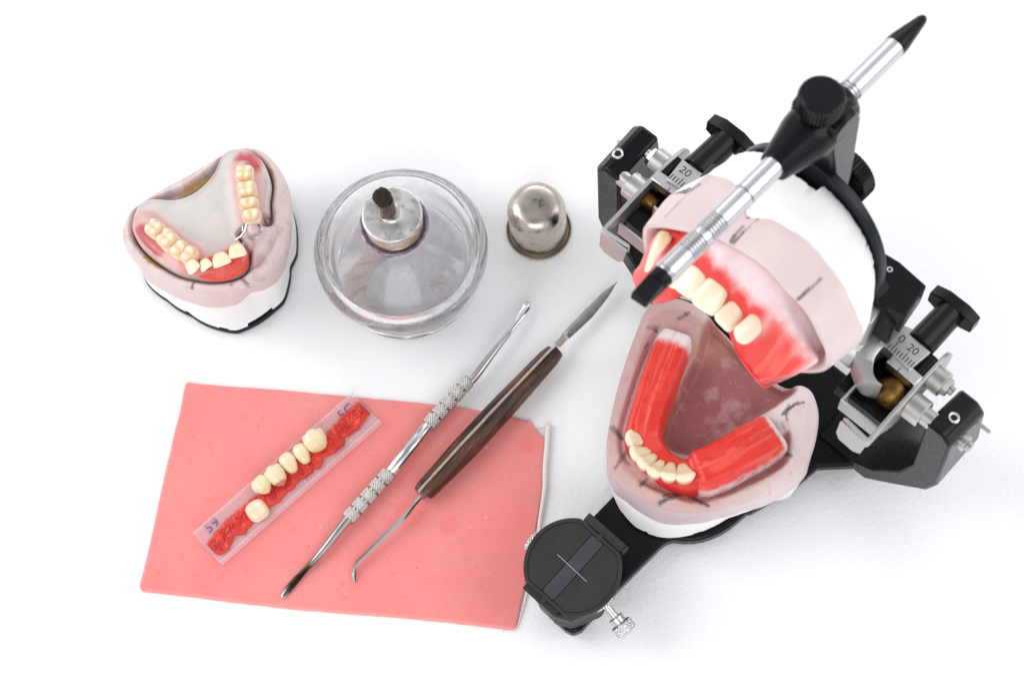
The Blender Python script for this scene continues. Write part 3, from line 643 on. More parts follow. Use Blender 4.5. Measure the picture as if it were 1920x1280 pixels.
# ================================================================== WAX SHEET AND LINER
def coons(T, B, L_, R_, nu, nv):
    rs = lambda P, n: np.array([np.interp(np.linspace(0, 1, n), np.r_[0, np.cumsum(np.hypot(*np.diff(np.asarray(P), axis=0).T))] / np.hypot(*np.diff(np.asarray(P), axis=0).T).sum(), np.asarray(P)[:, k]) for k in (0, 1)]).T
    T, B, L_, R_ = rs(T, nu), rs(B, nu), rs(L_, nv), rs(R_, nv)
    u = np.linspace(0, 1, nu)[None, :, None]; v = np.linspace(0, 1, nv)[:, None, None]
    return (1-v)*T[None] + v*B[None] + (1-u)*L_[:, None] + u*R_[:, None] - ((1-u)*(1-v)*T[0] + u*(1-v)*T[-1] + (1-u)*v*B[0] + u*v*B[-1])
def build_sheet():
    zt = 1.5; a = lambda *p: at(*p, zt)[:2]
    T = [a(*p) for p in [(347,719),(352,716),(420,723),(520,730),(640,741),(760,752),(860,762),(930,774),(960,780),(968,784),(984,787),(992,786),(1000,797),(1007,808),(1016,816),(1024,820)]]
    B = [a(*p) for p in [(262,1103),(268,1107),(350,1116),(440,1128),(568,1142),(700,1152),(820,1163),(900,1172),(960,1179),(967,1176)]]
    L_ = [a(*p) for p in [(347,719),(337,770),(322,830),(306,900),(294,955),(280,1020),(267,1075),(261,1096),(262,1103)]]
    R_ = [a(*p) for p in [(1024,820),(1021,870),(1017,925),(1006,985),(995,1050),(982,1110),(967,1176)]]
    nu, nv = 420, 240
    G = coons(T, B, L_, R_, nu, nv); X, Y = G[..., 0], G[..., 1]
    iu, iv = np.meshgrid(np.arange(nu), np.arange(nv)); e = np.minimum(np.minimum(iu, nu-1-iu), np.minimum(iv, nv-1-iv)) * 0.35
    jit = 0.35*(noise(X, Y, 0, 3.0, 3) - 0.5); X = X + jit*(e < 1.2); Y = Y + jit*(e < 1.2)
    Z = zt + 0.22*(noise(X, Y, 1, 30, 2) - .5) + 0.04*(noise(X, Y, 2, 2.0, 3) - .5) - 0.5*(1 - np.clip(e/0.9, 0, 1))**2
    c = mixc(lin(244,136,134), lin(248,156,152), noise(X, Y, 3, 26, 4))
    c = mixc(c, lin(238,120,118), 0.22*sm(0.55, 0.8, noise(X, Y, 9, 14, 5)))
    rs = np.random.RandomState(11)
    for k in range(95):      # knife marks and dents pressed into the wax
        u, v = rs.rand()*0.96+.02, rs.rand()*0.96+.02; p = G[int(v*(nv-1)), int(u*(nu-1))]
        an = rs.normal(-0.75, 0.7); ln = rs.gamma(1.6, 1.3); q = p + ln*np.array([math.cos(an), math.sin(an)])
        w_ = 0.16 + 0.2*rs.rand()**2; m = (np.abs(X-p[0]) < 12) & (np.abs(Y-p[1]) < 12)
        d = np.full(X.shape, 99.0); d[m] = seg_dist(X[m], Y[m], [p, (p+q)/2 + rs.randn(2)*0.4, q])[0]
        Z = Z - (0.06 + 0.16*rs.rand())*np.exp(-(d/w_)**2) + 0.04*np.exp(-((d-w_*1.8)/w_)**2)
        if rs.rand() < 0.5: c = mixc(c, lin(230,100,98), 0.30*np.exp(-(d/w_)**2))
    for k in range(90):
        u, v = rs.rand(), rs.rand(); p = G[int(v*(nv-1)), int(u*(nu-1))]; d = np.hypot(X-p[0], Y-p[1]); r_ = 0.18 + 0.32*rs.rand()**3
        c = mixc(c, lin(252,226,222) if rs.rand() < .75 else lin(150,60,60), 0.75*(1-sm(r_*.4, r_, d)))
        if k % 3 == 0: Z = Z + 0.12*(1-sm(0, r_, d))
    # rougher, redder patches at the torn corner and by the knife
    for (px, py, rr, s_) in [(1000, 825, 7, .5), (985, 835, 4, .5), (770, 960, 9, .6), (840, 985, 5, .6)]:
        p = a(px, py); d = np.hypot(X-p[0], Y-p[1]); Z = Z + s_*0.5*(noise(X, Y, 4, 2.2, 2)-.5)*(1-sm(rr*.4, rr, d)); c = mixc(c, lin(240,98,92), .4*s_*(1-sm(rr*.4, rr, d)))
    c = mixc(c, lin(248,160,156), 0.7*(1-sm(0.3, 1.4, e))[..., None][..., 0])
    b = at(640, 940, 0)
    t = thing('wax_sheet', 'flat pink sheet of dental wax with a torn corner under the tools', 'wax sheet', b)
    top = np.stack([X, Y, Z], -1); bot = np.stack([X, Y, 0*Z + 0.12], -1)
    mb = MB(); mb.grid(top, col=c)
    per = [(0, j) for j in range(nu)] + [(i, nu-1) for i in range(1, nv)] + [(nv-1, j) for j in range(nu-2, -1, -1)] + [(i, 0) for i in range(nv-2, 0, -1)]
    off = mb.n; cc = np.array([c[i, j] for i, j in per]); mb.add([bot[i, j] for i, j in per], [], cc)
    n = len(per); ix = [i*nu + j for i, j in per]
    mb.f += [(ix[k], off+k, off+(k+1) % n, ix[(k+1) % n]) for k in range(n)] + [tuple(off+k for k in range(n))]
    mb.build('wax_slab', M['sheetwax'], t, smooth=40)
    # small ink fleck on the lower edge
    # white liner paper curling out from below the right edge
    b2 = at(1010, 980, 0)
    t2 = thing('liner_paper', 'white paper strip curling out along the right edge of the pink wax sheet', 'paper strip', b2)
    G = []
    for v in np.linspace(0, 1, 70):
        pr_ = np.array([np.interp(v, [0, .3, .55, .8, 1], [1030, 1024, 1012, 993, 972]), 798 + v*380])
        wd = np.interp(v, [0, .3, .6, 1], [3.6, 4.0, 3.4, 3.0]); c0 = at(pr_[0], pr_[1], 0)[:2]; row = []
        nn = nrm([-0.97, -0.2 + 0*v, 0])[:2]
        hgt = np.interp(v, [0, .2, .6, 1], [2.6, 2.3, 1.5, 0.6])
        for u in np.linspace(0, 1, 16):
            # a flat tongue under the wax, rolling up at its free edge
            if u < 0.55: p = c0 + nn*(wd*1.9*(0.55-u)/0.55 + 0.6); z = 0.10
            else:
                an = (u-.55)/.45*math.pi*1.25; r_ = hgt/2; p = c0 + nn*(0.6 - r_*math.sin(an)*1.1); z = 0.10 + r_*(1-math.cos(an))
            row.append((p[0] + .15*math.sin(v*23), p[1], z))
        G.append(row)
    o = MB().grid(G).build('paper', M['liner'], t2, smooth=80)
    md = o.modifiers.new('thick', 'SOLIDIFY'); md.thickness = 0.12*S; md.offset = 0
build_sheet()

# ================================================================== TRAY OF TEETH
def build_tray():
    zb = 1.75
    A0, A1, B1, B0 = at(361,1003,zb), at(660,738,zb), at(718,793,zb), at(418,1058,zb)
    o = (A0 + B0)/2; ex = nrm(((A1+B1)/2 - o)*[1, 1, 0]); ey = nrm(np.cross((0, 0, 1), ex)); Lg = np.linalg.norm((A1+B1)/2 - o); Wd = abs((A0-B0) @ ey)
    fr = Fr(o, ex, ey, (0, 0, 1)); h = Wd/2
    t = thing('tooth_tray', 'clear plastic strip holding red wax and artificial teeth on the pink wax sheet', 'tooth tray', o)
    prof = [(-h, 0.0), (h, 0.0), (h, 1.9), (h-0.5, 2.3), (h-0.9, 1.9), (h-1.2, 0.9), (h-2.2, 0.62), (-h+3.8, 0.62), (-h+2.8, 1.1), (-h+2.0, 0.7), (-h+1.3, 1.3), (-h+0.7, 2.1), (-h+0.3, 2.2), (-h, 1.8)]
    MB().prism(fr, [(y, z) for y, z in prof], 0, Lg, 'x').build('clear_strip', M['clear'], t, smooth=25, bevel=0.1)
    # red wax ribbon, broken edge
    nu, nv = 260, 44; u = np.linspace(0, 1, nu); X = np.zeros((nv, nu)); Y = X.copy(); Z = X.copy()
    for j in range(nu):
        x = 1.0 + u[j]*(Lg - 1.6)
        hi = 3.0 + 1.5*(noise(x, 1, 0, 3.2, 3)-.5)*2 + np.interp(u[j], [0, .12, .3, .5, .8, 1], [-1.0, 0.4, 0.8, 0.6, .9, 1.5])
        lo_ = -5.0 + 3.0*(noise(x, 9, 0, 3.0, 3)-.5)*1.6 + np.interp(u[j], [0, .3, .55, .8, 1], [-.6, .4, -0.4, .4, 1.6])
        lo_ = max(lo_, -h+1.6)
        v = np.linspace(0, 1, nv); X[:, j] = x + 0.5*(noise(v*6, x*0+2+0*v, 3, 1)-.5)*(u[j] < .03); Y[:, j] = lo_ + (hi-lo_)*v
    e = np.minimum(np.linspace(0, 1, nv), 1-np.linspace(0, 1, nv))[:, None]; eu = np.minimum(u, 1-u)[None, :]
    Z = 0.66 + sm(0, 0.14, e)*sm(0, 0.012, eu)*(0.8 + 1.1*noise(X, Y, 1, 3.0, 3) + .6*(np.abs(noise(X, Y, 7, 1.4, 3)-.5)))
    c = mixc(lin(192,14,8), lin(226,52,30), sm(0.35, 0.7, noise(X, Y, 5, 3.0, 4)))
    c = mixc(c, lin(232,78,48), 0.7*(1-sm(0.05, 0.3, e))*noise(X, Y, 12, 4, 2))
    G = fr(np.stack([X, Y, Z], -1).reshape(-1, 3)).reshape(nv, nu, 3); Zb = 0*Z + 0.66
    Gb = fr(np.stack([X, Y, Zb], -1).reshape(-1, 3)).reshape(nv, nu, 3)
    ring = np.vstack([G, Gb[::-1]]); cc = np.vstack([c, c[::-1]])
    t_w = MB().grid(ring, closed_u=True, col=cc); t_w.build('red_wax_strip', M['redwax'], t, smooth=60)
    k = lambda x, y, z=2.7: at(340 + x/3.4595, 710 + y/3.4595, z)
    text('lettering', '59', k(200, 950, 2.45) , ex, ey, 5.6, M['ink'], t, 0.02, 1.15)
    text('lettering', '5C', k(1068, 212, 2.45), ex, ey, 5.6, M['ink'], t, 0.02, 1.1)
    text('lettering', '5167', k(800, 680, 2.4), ex, ey, 3.4, M['inkfaint'], t, 0.01, 1.0)
    text('lettering', '51', k(1205, 330, 2.4), ex, ey, 3.2, M['inkfaint'], t, 0.01, 1.0)
    teeth = [((845,345), 'molar', (902,474), 4.4, 'two-cusped ivory artificial molar at the top end of the row in the clear tray'),
             ((748,425), 'pm', (818,548), 3.1, 'slender ivory artificial tooth next to the topmost molar in the clear tray'),
             ((660,485), 'pm', (736,607), 3.3, 'plump ivory artificial tooth in the middle of the row in the clear tray'),
             ((572,578), 'molar2', (668,690), 3.8, 'ivory artificial tooth with a reddish broken tip in the clear tray'),
             ((480,650), 'pm2', (572,738), 3.8, 'pointed ivory artificial tooth just above the round one in the clear tray'),
             ((486,843), 'round', None, 4.8, 'round ivory artificial molar lying chewing face up, lowest in the clear tray')]
    for (c0, kind, tip, r, lab) in teeth:
        c_ = k(*(c0 if tip is None else ((c0[0]+tip[0])/2, (c0[1]+tip[1])/2)), 6.0); tt = thing('artificial_tooth', lab, 'tooth', c_ * [1, 1, 0] + [0, 0, 3.4], 'loose artificial teeth in the clear tray')
        if kind == 'round':
            molar('crown', tt, k(*c0, 7.6), (0.05, -0.1, 1), ex, 4.3, 4.3, 5.0, 4, depth=0.22, rnd=2.1, tint=np.array([1.1, 1.18, 1.3]))
        else:
            # lying on its back: cusps up-left, neck towards the lower right
            b0 = k(c0[0], c0[1], 5.4); tp_ = k(*tip, 4.6); a_ = nrm(tp_ - b0)
            L_ = np.linalg.norm(tp_-b0)
            side = nrm(np.cross(a_, (0, 0, 1)))
            rows, cols = 40, 48; th = np.linspace(0, 2*math.pi, cols, endpoint=False); G = []; C = []
            zz = np.array([0, 0, 1.0]); st = b0; tot = L_
            for i in range(rows):
                v = i/(rows-1)
                if kind == 'pm': wf = np.interp(v, [0, .08, .2, .42, .7, .9, .97, 1], [.1, .55, .88, 1.0, .82, .58, .40, .08])
                elif kind == 'pm2': wf = np.interp(v, [0, .08, .25, .5, .75, .92, 1], [.15, .62, .95, 1.0, .74, .42, .08])
                elif kind == 'molar2': wf = np.interp(v, [0, .08, .2, .5, .75, .9, 1], [.25, .8, 1.0, 1.02, .8, .55, .1])
                else: wf = np.interp(v, [0, .08, .2, .5, .8, .94, 1], [.3, .85, 1.04, 1.06, .88, .62, .12])
                x = r*wf*np.sign(np.cos(th))*np.abs(np.cos(th))**.9; y = r*wf*0.86*np.sign(np.sin(th))*np.abs(np.sin(th))**.9
                cus = (0.16*r*np.cos(2*th + 0.2) if kind.startswith('pm') else 0.13*r*np.cos(4*th+.5)) * (1-sm(0.0, .4, v)) * sm(0, .12, v)
                G.append(st + a_*(v*tot) - a_*cus[:, None]*1.0 + x[:, None]*side + y[:, None]*zz)
                cc_ = mixc(lin(240,226,190), lin(232,208,160), sm(.4, 1, v + 0*th))
                if kind == 'molar2': cc_ = mixc(cc_, lin(198,128,104), sm(.80, .86, v + 0.05*np.cos(th)))
                C.append(cc_)
            G = np.array(G); low = G[..., 2].min(); G[..., 2] += max(0, 2.3 - low)
            MB().grid(G, False, True, col=np.array(C), cap0=True, cap1=True).build('crown', M['tooth'], tt, smooth=100)
build_tray()

# ================================================================== METAL CARVER
def knurl(h, th, R, a=0.20, p=1.05):
    k = 2*math.pi/p; s_ = R*th
    return a*(np.abs(np.sin((h + R*th*0.62)*k/2)) * np.abs(np.sin((h - R*th*0.62)*k/2))) * 1.5 - a
def build_carver():
    rad = 2.9; z0 = 1.5 + rad + 0.15
    P = lambda x, y, z=z0: at(x, y, z)
    A, B = P(652, 973), P(884, 713); d = nrm(B - A)
    t = thing('wax_carver', 'double-ended polished steel carver with knurled grips lying across the wax sheet', 'wax carver', A*[1,1,0] + [0, 0, 1.5])
    def grip(p0, p1):
        mb = MB(); L_ = np.linalg.norm(p1-p0); n = 5; seg = L_/n
        n_th = 40
        for i in range(n):
            o = p0 + d*(i*seg); h = np.arange(0, seg-0.9, 0.14); R0 = np.full(len(h), 3.0)
            kk = round(2*math.pi*3.0/1.1)
            def rf(hh, th, R, off=i*0.3): return -0.30 + 0.36*np.abs(np.sin(kk*th/2 + hh*2.9))*np.abs(np.sin(kk*th/2 - hh*2.9))
            mb.lathe(o, d, [(2.5, 0)] + [(3.0, q) for q in h] + [(2.5, h[-1])], 132, rfun=lambda hh, th, R: np.where((hh > 0.05) & (hh < h[-1]-0.05), rf(hh, th, R), 0))
            mb.cyl(o + d*(seg-0.95), o + d*(seg+0.05), 2.2, ch=0.05)
        mb.build('knurled_grip', M['steel'], t, smooth=45)
    g1, g2 = P(733, 884), P(803, 797); 
    grip(A, g1); grip(g2, B)
    MB().cyl(g1 - d*0.3, g2 + d*0.3, 2.55, n=64, ch=.1).build('shaft', M['chrome'], t, smooth=60)
    # lower pointed end
    Q = spline([A + d*0.3, P(640, 988), P(615, 1020, z0-.3), P(592, 1047, 3.6), P(576, 1064, 3.0), P(556, 1086, 2.5), P(538, 1107, 2.15), P(528, 1120, 2.0)], 60)
    r = np.interp(np.linspace(0, 1, 60), [0, .2, .45, .58, .70, .85, .95, 1], [2.1, 1.8, 1.2, 1.0, 1.35, 1.45, .9, .15]); fl = np.interp(np.linspace(0, 1, 60), [0, .5, .65, 1], [1, 1, .40, .30])
    def burn(mb, n=16):
        V = mb.v[-1]; dd = np.linalg.norm(V - P(562, 1080, 2.5), axis=1); nn = noise(V[:, 0], V[:, 1], V[:, 2], 3, 3)
        mb.c[-1] = mixc(lin(200,198,194), lin(66,54,44), sm(14, 5, dd + 5*(nn-.5))); return mb
    burn(MB().tube(Q, r, 16, fl, ref=(0, 0, 1))).build('pointed_blade', M['burnt'], t, smooth=60)
    Q = spline([B - d*.3, P(893, 703, 5.0), P(918, 670, 5.4), P(938, 644, 5.8), P(957, 620, 6.0), P(971, 600, 5.6), P(982, 582, 4.8), P(987, 573, 4.2), P(989, 566, 3.8)], 60)
    r = np.interp(np.linspace(0, 1, 60), [0, .2, .4, .55, .7, .85, .95, 1], [2.1, 1.8, 1.3, 1.25, 1.7, 1.95, 1.6, .5]); fl = np.interp(np.linspace(0, 1, 60), [0, .4, .65, 1], [1, 1, .5, .35])
    MB().tube(Q, r, 16, fl, ref=(0, 0, 1)).build('spoon_end', M['chrome'], t, smooth=60)
build_carver()

# ================================================================== WAX KNIFE
def build_knife():
    z0 = 6.3; P = lambda x, y, z=z0: at(x, y, z)
    A, B = P(794, 922), P(1043, 655); d = nrm(B-A); L_ = np.linalg.norm(B-A); up_ = np.array([0, 0, 1.0]); sd = nrm(np.cross(d, up_))
    t = thing('wax_knife', 'wax knife with a dark brown wooden handle, pointed blade and hooked tip', 'wax knife', A*[1,1,0] + [0,0,1.5])
    tilt = nrm(up_*0.97 + sd*-0.16); sp = nrm(np.cross(d, tilt))          # the tang edge faces up and a little left
    def scale_(sgn):
        G = []; n = 60
        for i in range(n):
            u = i/(n-1); x = u*L_
            W = np.interp(u, [0, .03, .3, .6, .95, 1], [3.7, 4.1, 5.0, 4.9, 4.0, 3.3]); T = np.interp(u, [0, .03, .3, .6, .95, 1], [3.5, 4.0, 4.6, 4.5, 3.8, 3.2])
            off = [0.62, 0]
            ring = [(0.62, T), (W*0.42, T*0.96), (W*0.83, T*0.60), (W, T*0.12), (W*0.96, -T*0.45), (W*0.62, -T*0.88), (0.62, -T)]
            sk = (0.9 if sgn > 0 else -0.9) * (1 if u < .5 else -1)*0
            end = (1.8*(1-min(1, u/0.015)) if u < .02 else 0)
            G.append([A + d*(x - (1.3 if sgn < 0 else 0)*(1-u) + (1.2 if sgn > 0 else 0)*0 - (1.3 if sgn < 0 else 0)*u) + sgn*sp*a_ + tilt*b_ for a_, b_ in ring])
        return MB().grid(G, False, True, cap0=True, cap1=True)
    scale_(1).build('handle_scale', M['wood'], t, smooth=28, bevel=0.25)
    scale_(-1).build('handle_scale', M['wood'], t, smooth=28, bevel=0.25)
    fr = Fr(A, d, sp, tilt)
    MB().prism(fr, [(-1.8, -4.0), (-1.8, 3.9), (L_*.3, 4.75), (L_*.6, 4.65), (L_*.97, 3.9), (L_+.6, 3.0), (L_+.6, -2.5), (L_*.6, -4.4), (L_*.3, -4.5)], -0.6, 0.6, 'y').build('tang', mat('dull_tang', (0.50, 0.46, 0.41), 0.38, 1.0, rvar=0.2, var=.6, vscale=2, varcol=(.26, .22, .19)), t, smooth=30, bevel=.1)
    # leaf blade
    C0, C1 = P(1045, 647, 6.0), P(1157, 528, 5.2); bd = nrm(C1-C0); bl = np.linalg.norm(C1-C0); bs = nrm(np.cross(bd, up_)); G = []
    for i in range(40):
        u = i/39; wL = np.interp(u, [0, .1, .16, .5, .8, 1], [1.5, 1.6, 2.2, 2.3, 1.7, .06]); wR = np.interp(u, [0, .1, .14, .5, .8, 1], [1.5, 1.2, 1.5, 2.1, 1.4, .06])
        h = np.interp(u, [0, .1, .16, 1], [1.2, 1.0, .45, .06]); c = C0 + bd*(u*bl) + bs*(0.5*math.sin(u*math.pi))
        G.append([c - bs*wL, c + up_*h - bs*wL*.2, c + bs*wR, c - up_*h - bs*wL*.2])
    MB().grid(G, False, True, cap0=True, cap1=True).build('leaf_blade', M['blade'], t, smooth=25)
    # lower flat stem with hooked end
    pts = [P(800, 918, 6.0), P(775, 947, 5.8), P(755, 972, 5.4), P(730, 996, 4.9), P(705, 1020, 4.4), P(686, 1039, 4.0), P(673, 1051, 3.7), P(667, 1060, 3.5), P(664, 1072, 3.0), P(664, 1083, 2.5), P(666, 1092, 2.2)]
    Q = spline(pts, 70); T = np.gradient(Q, axis=0); G = []
    for i in range(70):
        u = i/69; tt = nrm(T[i]*[1, 1, 0]); s2 = nrm(np.cross(tt, up_)); wv = np.interp(u, [0, .1, .2, .7, .85, .95, 1], [1.1, .9, 1.1, .95, .9, .6, .12]); hh = np.interp(u, [0, .1, .7, .9, 1], [.8, .9, 1.1, .7, .15])
        c = Q[i]; G.append([c - s2*wv + up_*hh*.2, c - s2*wv*.3 + up_*hh, c + s2*wv, c - up_*hh*.8])
    MB().grid(G, False, True, cap0=True, cap1=True).build('hooked_tip', M['hook'], t, smooth=30)
build_knife()

# ================================================================== LOWER CAST ON THE ARTICULATOR
def q2(x, y, z=44): return at(1120 + x/2.782, 560 + y/2.782, z)
def build_lower():
    ctr = at(1300, 800, 44)[:2]
    rim = np.array([at(*p, 44)[:2] for p in [(1215,574),(1190,628),(1165,700),(1146,775),(1137,835),(1142,880),(1164,908),(1192,926),(1228,944),(1282,957),(1345,953),(1410,938),(1466,915),(1505,885),(1524,845),(1534,800),(1534,765),(1522,732),(1500,719),(1478,722),(1448,705),(1400,660),(1350,610),(1300,568),(1255,556)]])
    wax_path = lambda pts, z=46: np.array([at(*p, z)[:2] for p in pts])
    floor = spline(wax_path([(1322,618),(1303,680),(1266,752),(1240,808),(1244,838),(1268,856),(1305,858),(1360,826),(1420,790),(1462,765),(1490,735),(1440,695),(1390,650),(1345,612)], 38), 140, True)
    vest = spline(wax_path([(1200,905),(1235,925),(1300,945),(1345,938),(1420,905),(1470,875),(1482,840),(1476,812),(1440,850),(1380,892),(1310,917),(1250,912)], 41), 120, True)
    lvest = spline(wax_path([(1165,860),(1160,810),(1180,740),(1205,670),(1228,620),(1240,620),(1205,700),(1180,780),(1172,830),(1185,872)], 42), 100, True)
    pads = [(at(1265,612,46)[:2], 6.5), (at(1478,765,46)[:2], 5.5)]
    def hf(X, Y, ed):
        z = 44 - 7.0*sm(-1, 3, sdist(X, Y, floor)) - 3.4*sm(-1.5, 3, sdist(X, Y, vest)) - 2.0*sm(-1, 2, sdist(X, Y, lvest))
        for c, r in pads: z = z + 1.8*np.exp(-(((X-c[0])**2+(Y-c[1])**2)/r**2))
        # crest left behind each end of the wax
        for p, r in [(at(1290,606,46)[:2], 3.0), (at(1306,600,46)[:2], 2.0), (at(1464,790,46)[:2], 2.4)]: z = z + 1.6*np.exp(-(((X-p[0])**2+(Y-p[1])**2)/r**2)*1.5)*(0.4+1.2*noise(X, Y, 6, 1.4, 3))
        return z + 0.25*noise(X, Y, 1, 4, 3) - 1.0*sm(5, 0, ed) + 0.12*noise(X, Y, 3, .9, 2)
    mk = lambda *pp: [q2(*p)[:2] for p in pp]
    marks = [(mk((80,672),(105,700),(128,722)), 2.6, .9), (mk((150,795),(125,835),(95,880)), 1.8, .75), (mk((258,940),(240,955),(225,972)), 1.6, .85),
             (mk((325,1062),(370,1035),(430,1012)), 2.0, .95), (mk((345,1028),(385,1008),(425,1010)), 1.4, .9), (mk((335,1055),(400,1040)), 1.2, .7),
             (mk((480,1012),(520,1040),(575,1075)), 2.3, .95), (mk((500,1015),(545,1058)), 1.6, .8), (mk((955,780),(980,798),(1010,818)), 1.8, .95), (mk((958,792),(1000,805)), 1.2, .8),
             (mk((1075,542),(1030,560),(985,590),(965,610)), 1.4, .95), (mk((1045,545),(1000,580),(985,610)), 1.2, .9), (mk((1000,560),(975,600),(990,640)), 1.0, .8), (mk((960,650),(975,680)), .8, .7),
             (mk((475,75),(445,100),(425,112)), 1.7, .9), (mk((455,78),(470,92)), .9, .8), (mk((262,150),(290,160),(310,172)), 1.2, .85), (mk((285,140),(310,165)), .9, .8), (mk((300,140),(315,150)), .7, .8), (mk((268,228),(248,255)), .8, .7)]
    lm = [(np.array([at(*p, 38)[:2] for p in [(1237,832),(1250,826)]]), .7, .6)]
    yel = [(at(1305,664,39)[:2], 1.5)]
    def cf(X, Y, Z, ed):
        n = noise(X, Y, Z, 7, 4); fr_x = (X - at(1137,840,44)[0]); 
        side = sm(at(1260,900,44)[0], at(1480,760,44)[0], X)              # darker soaked stone to the left
        c = mixc(mixc(lin(190,152,150), lin(206,176,174), n), mixc(lin(222,202,200), lin(232,216,214), n), side)
        if ed is None:
            c = mixc(mixc(lin(196,174,178), lin(216,200,202), n), lin(228,212,211), side)
            return c
        soak = sm(4.2, 6.2, ed + 1.5*(n-.5)) * (1-side)
        c = mixc(c, mixc(lin(176,124,122), lin(198,154,150), n), 0.7*soak)
        n2 = noise(X, Y, 40, 12, 5); n3 = noise(X, Y, 50, 1.1, 2)
        fc_ = mixc(lin(140,76,76), lin(166,106,104), n2); fc_ = mixc(fc_, lin(196,160,164), 0.65*sm(0.52, 0.72, noise(X, Y, 44, 6, 5))*(0.4+0.6*n3))
        fc_ = mixc(fc_, lin(200,150,120), 0.4*(1-sm(4, 12, np.hypot(X-at(1330,640,40)[0], Y-at(1330,640,40)[1]))))
        c = mixc(c, fc_, sm(-1.6, 0.8, sdist(X, Y, floor)))
        c = mixc(c, mixc(lin(152,88,86), lin(182,124,120), n2), 0.9*sm(-1.0, 0.5, sdist(X, Y, vest) + 1.4*(n-.5)))
        c = mixc(c, lin(178,140,146), 0.6*sm(-1.0, 1.0, sdist(X, Y, lvest)))
        for p, r in yel: c = mixc(c, lin(190,150,60), .7*(1-sm(r*.3, r, np.hypot((X-p[0])*.7, Y-p[1]) + 1.2*(n3-.5))))
        c = mixc(c, lin(206,96,100), 0.28*sm(0.62, 0.78, noise(X, Y, 77, 2.6, 3)))
        c = mixc(c, lin(246,236,232), 0.6*sm(0.91, 0.96, noise(X, Y, 15, 0.8)))
        return pencil(pencil(c, X, Y, marks, lin(58, 52, 58)), X, Y, lm)
    th, R = polar(rim, ctr, 540)
    jun = [at(*p, 26)[:2] for p in [(1140,895),(1152,925),(1174,939),(1206,964),(1239,981),(1292,982),(1345,972),(1393,958),(1465,932),(1512,890)]]
    Rj = override(th, R*0.97, ctr, jun)
    mb, th, R = cast_top(rim, ctr, hf, cf, [(lambda t, r: r*0.85+Rj*0.15, 40), (lambda t, r: r*.4+Rj*.6, 33), (lambda t, r: Rj, lambda t, r: 26 + .6*(noise(np.cos(t)*8, np.sin(t)*8, 1, 1)-.5))], nr=130)
    b = np.r_[ctr, 10.3]
    t = thing('dental_cast', 'pink lower jaw cast with dark glossy hollow, mounted low on the black articulator', 'dental cast', b)
    mb.build('stone_cast', M['stone'], t, smooth=60)
    bot = [at(*p, 11)[:2] for p in [(1146,915),(1163,956),(1192,989),(1239,1007),(1289,1004),(1330,990),(1364,971),(1420,945)]]
    Rb = override(th, R*0.93, ctr, bot)
    chip = np.zeros_like(th)
    for (x0, y0, x1, y1, dd) in [(1165,960,1206,1000,.9), (1206,1000,1212,1003,1.8), (1300,1004,1316,1000,1.0)]:
        a0 = math.atan2(*(at(x0,y0,11)[:2]-ctr)[::-1]); a1 = math.atan2(*(at(x1,y1,11)[:2]-ctr)[::-1]); l_, h_ = min(a0,a1), max(a0,a1)
        chip = np.maximum(chip, dd*(sm(l_-.01, l_+.01, th)*(1-sm(h_-.01, h_+.01, th))))
    zb = 10.5 + chip + .2*noise(np.cos(th)*30, np.sin(th)*30, 1, 1)
    ring_body(ctr, th, [(Rb*.5, 10.4), (Rb-.9, zb), (Rb, zb+.5), (Rb*.5+Rj*.5, 18), (Rj-.25, 25.5), (Rj*.93, 29)]).build('plaster_base', M['plaster'], t, smooth=50)

    # ---- wax rim with six front teeth
    zt = 51
    C = [(1270,618,27,4.6), (1262,640,34,7.2), (1247,680,35,8), (1232,722,35,8), (1218,762,33,8), (1208,800,33,7.4), (1208,826,35,5.8), (1222,850,34,4.0), (1242,868,32,3.6), (1266,880,31,3.6), (1288,886,31,4.2), (1302,884,33,6.2), (1314,880,41,8.0), (1345,868,42,8), (1380,848,42,8), (1415,828,42,8), (1442,812,40,7.2), (1458,802,34,6)]
    P = spline([at(x, y, zt-2) for x, y, _, _ in C], 260)
    hw = np.interp(np.linspace(0, 1, 260), np.linspace(0, 1, len(C)), [w_/4.95*0.90 for _, _, w_, _ in C]); th_ = np.interp(np.linspace(0, 1, 260), np.linspace(0, 1, len(C)), [h for *_, h in C])
    T = np.gradient(P, axis=0); G = []; CC = []
    ridge = lambda s: 0
    v = np.linspace(-1, 1, 70)
    for i in range(260):
        s = i/259; tt = nrm(T[i]*[1, 1, 0]); n = np.array([-tt[1], tt[0], 0])   # n points to the inside of the arch
        if i == 0: sgn = 1 if (ctr - P[i][:2]) @ n[:2] > 0 else -1
        n = n*sgn
        ant = float(sm(.31, .37, s)*(1-sm(.60, .66, s)))
        endz = min(1, s/0.03, (1-s)/0.03); endf = math.sqrt(max(0, 1-(1-endz)**2))
        row = []; col = []
        wI = hw[i]*(1.0+0.0*ant); wO = hw[i]*(1.0)
        for a_ in v:
            # flat block behind; collar that slopes to both sides in front
            side = abs(a_)
            top = 44 + th_[i]*(0.55+.45*endf)
            if side < .62: y = a_/.62*.72; z = top - 0.35*(side/.62)**2 - (1-ant)*0.5*math.exp(-((a_+.05)/.06)**2) + (1-ant)*.25*math.exp(-((a_-.12)/.07)**2)
            else:
                u = (side-.62)/.38; y = math.copysign(.72 + .28*math.sin(u*math.pi/2) + .06*u, a_); z = top - .35 - (top-.35-41.0)*(u**1.7)
            if ant > 0: z = z - ant*(2.6*max(0, -a_)**1.1 if a_ < 0 else 0.2*a_)
            p = P[i]*[1, 1, 0] + n*(y*hw[i]*1.12) + np.array([0, 0, z]); row.append(p)
        row = np.array(row); nn = noise(row[:, 0], row[:, 1], row[:, 2], 2.4, 3); row[:, 2] += .35*(nn-.5)*(np.abs(v) < .95)
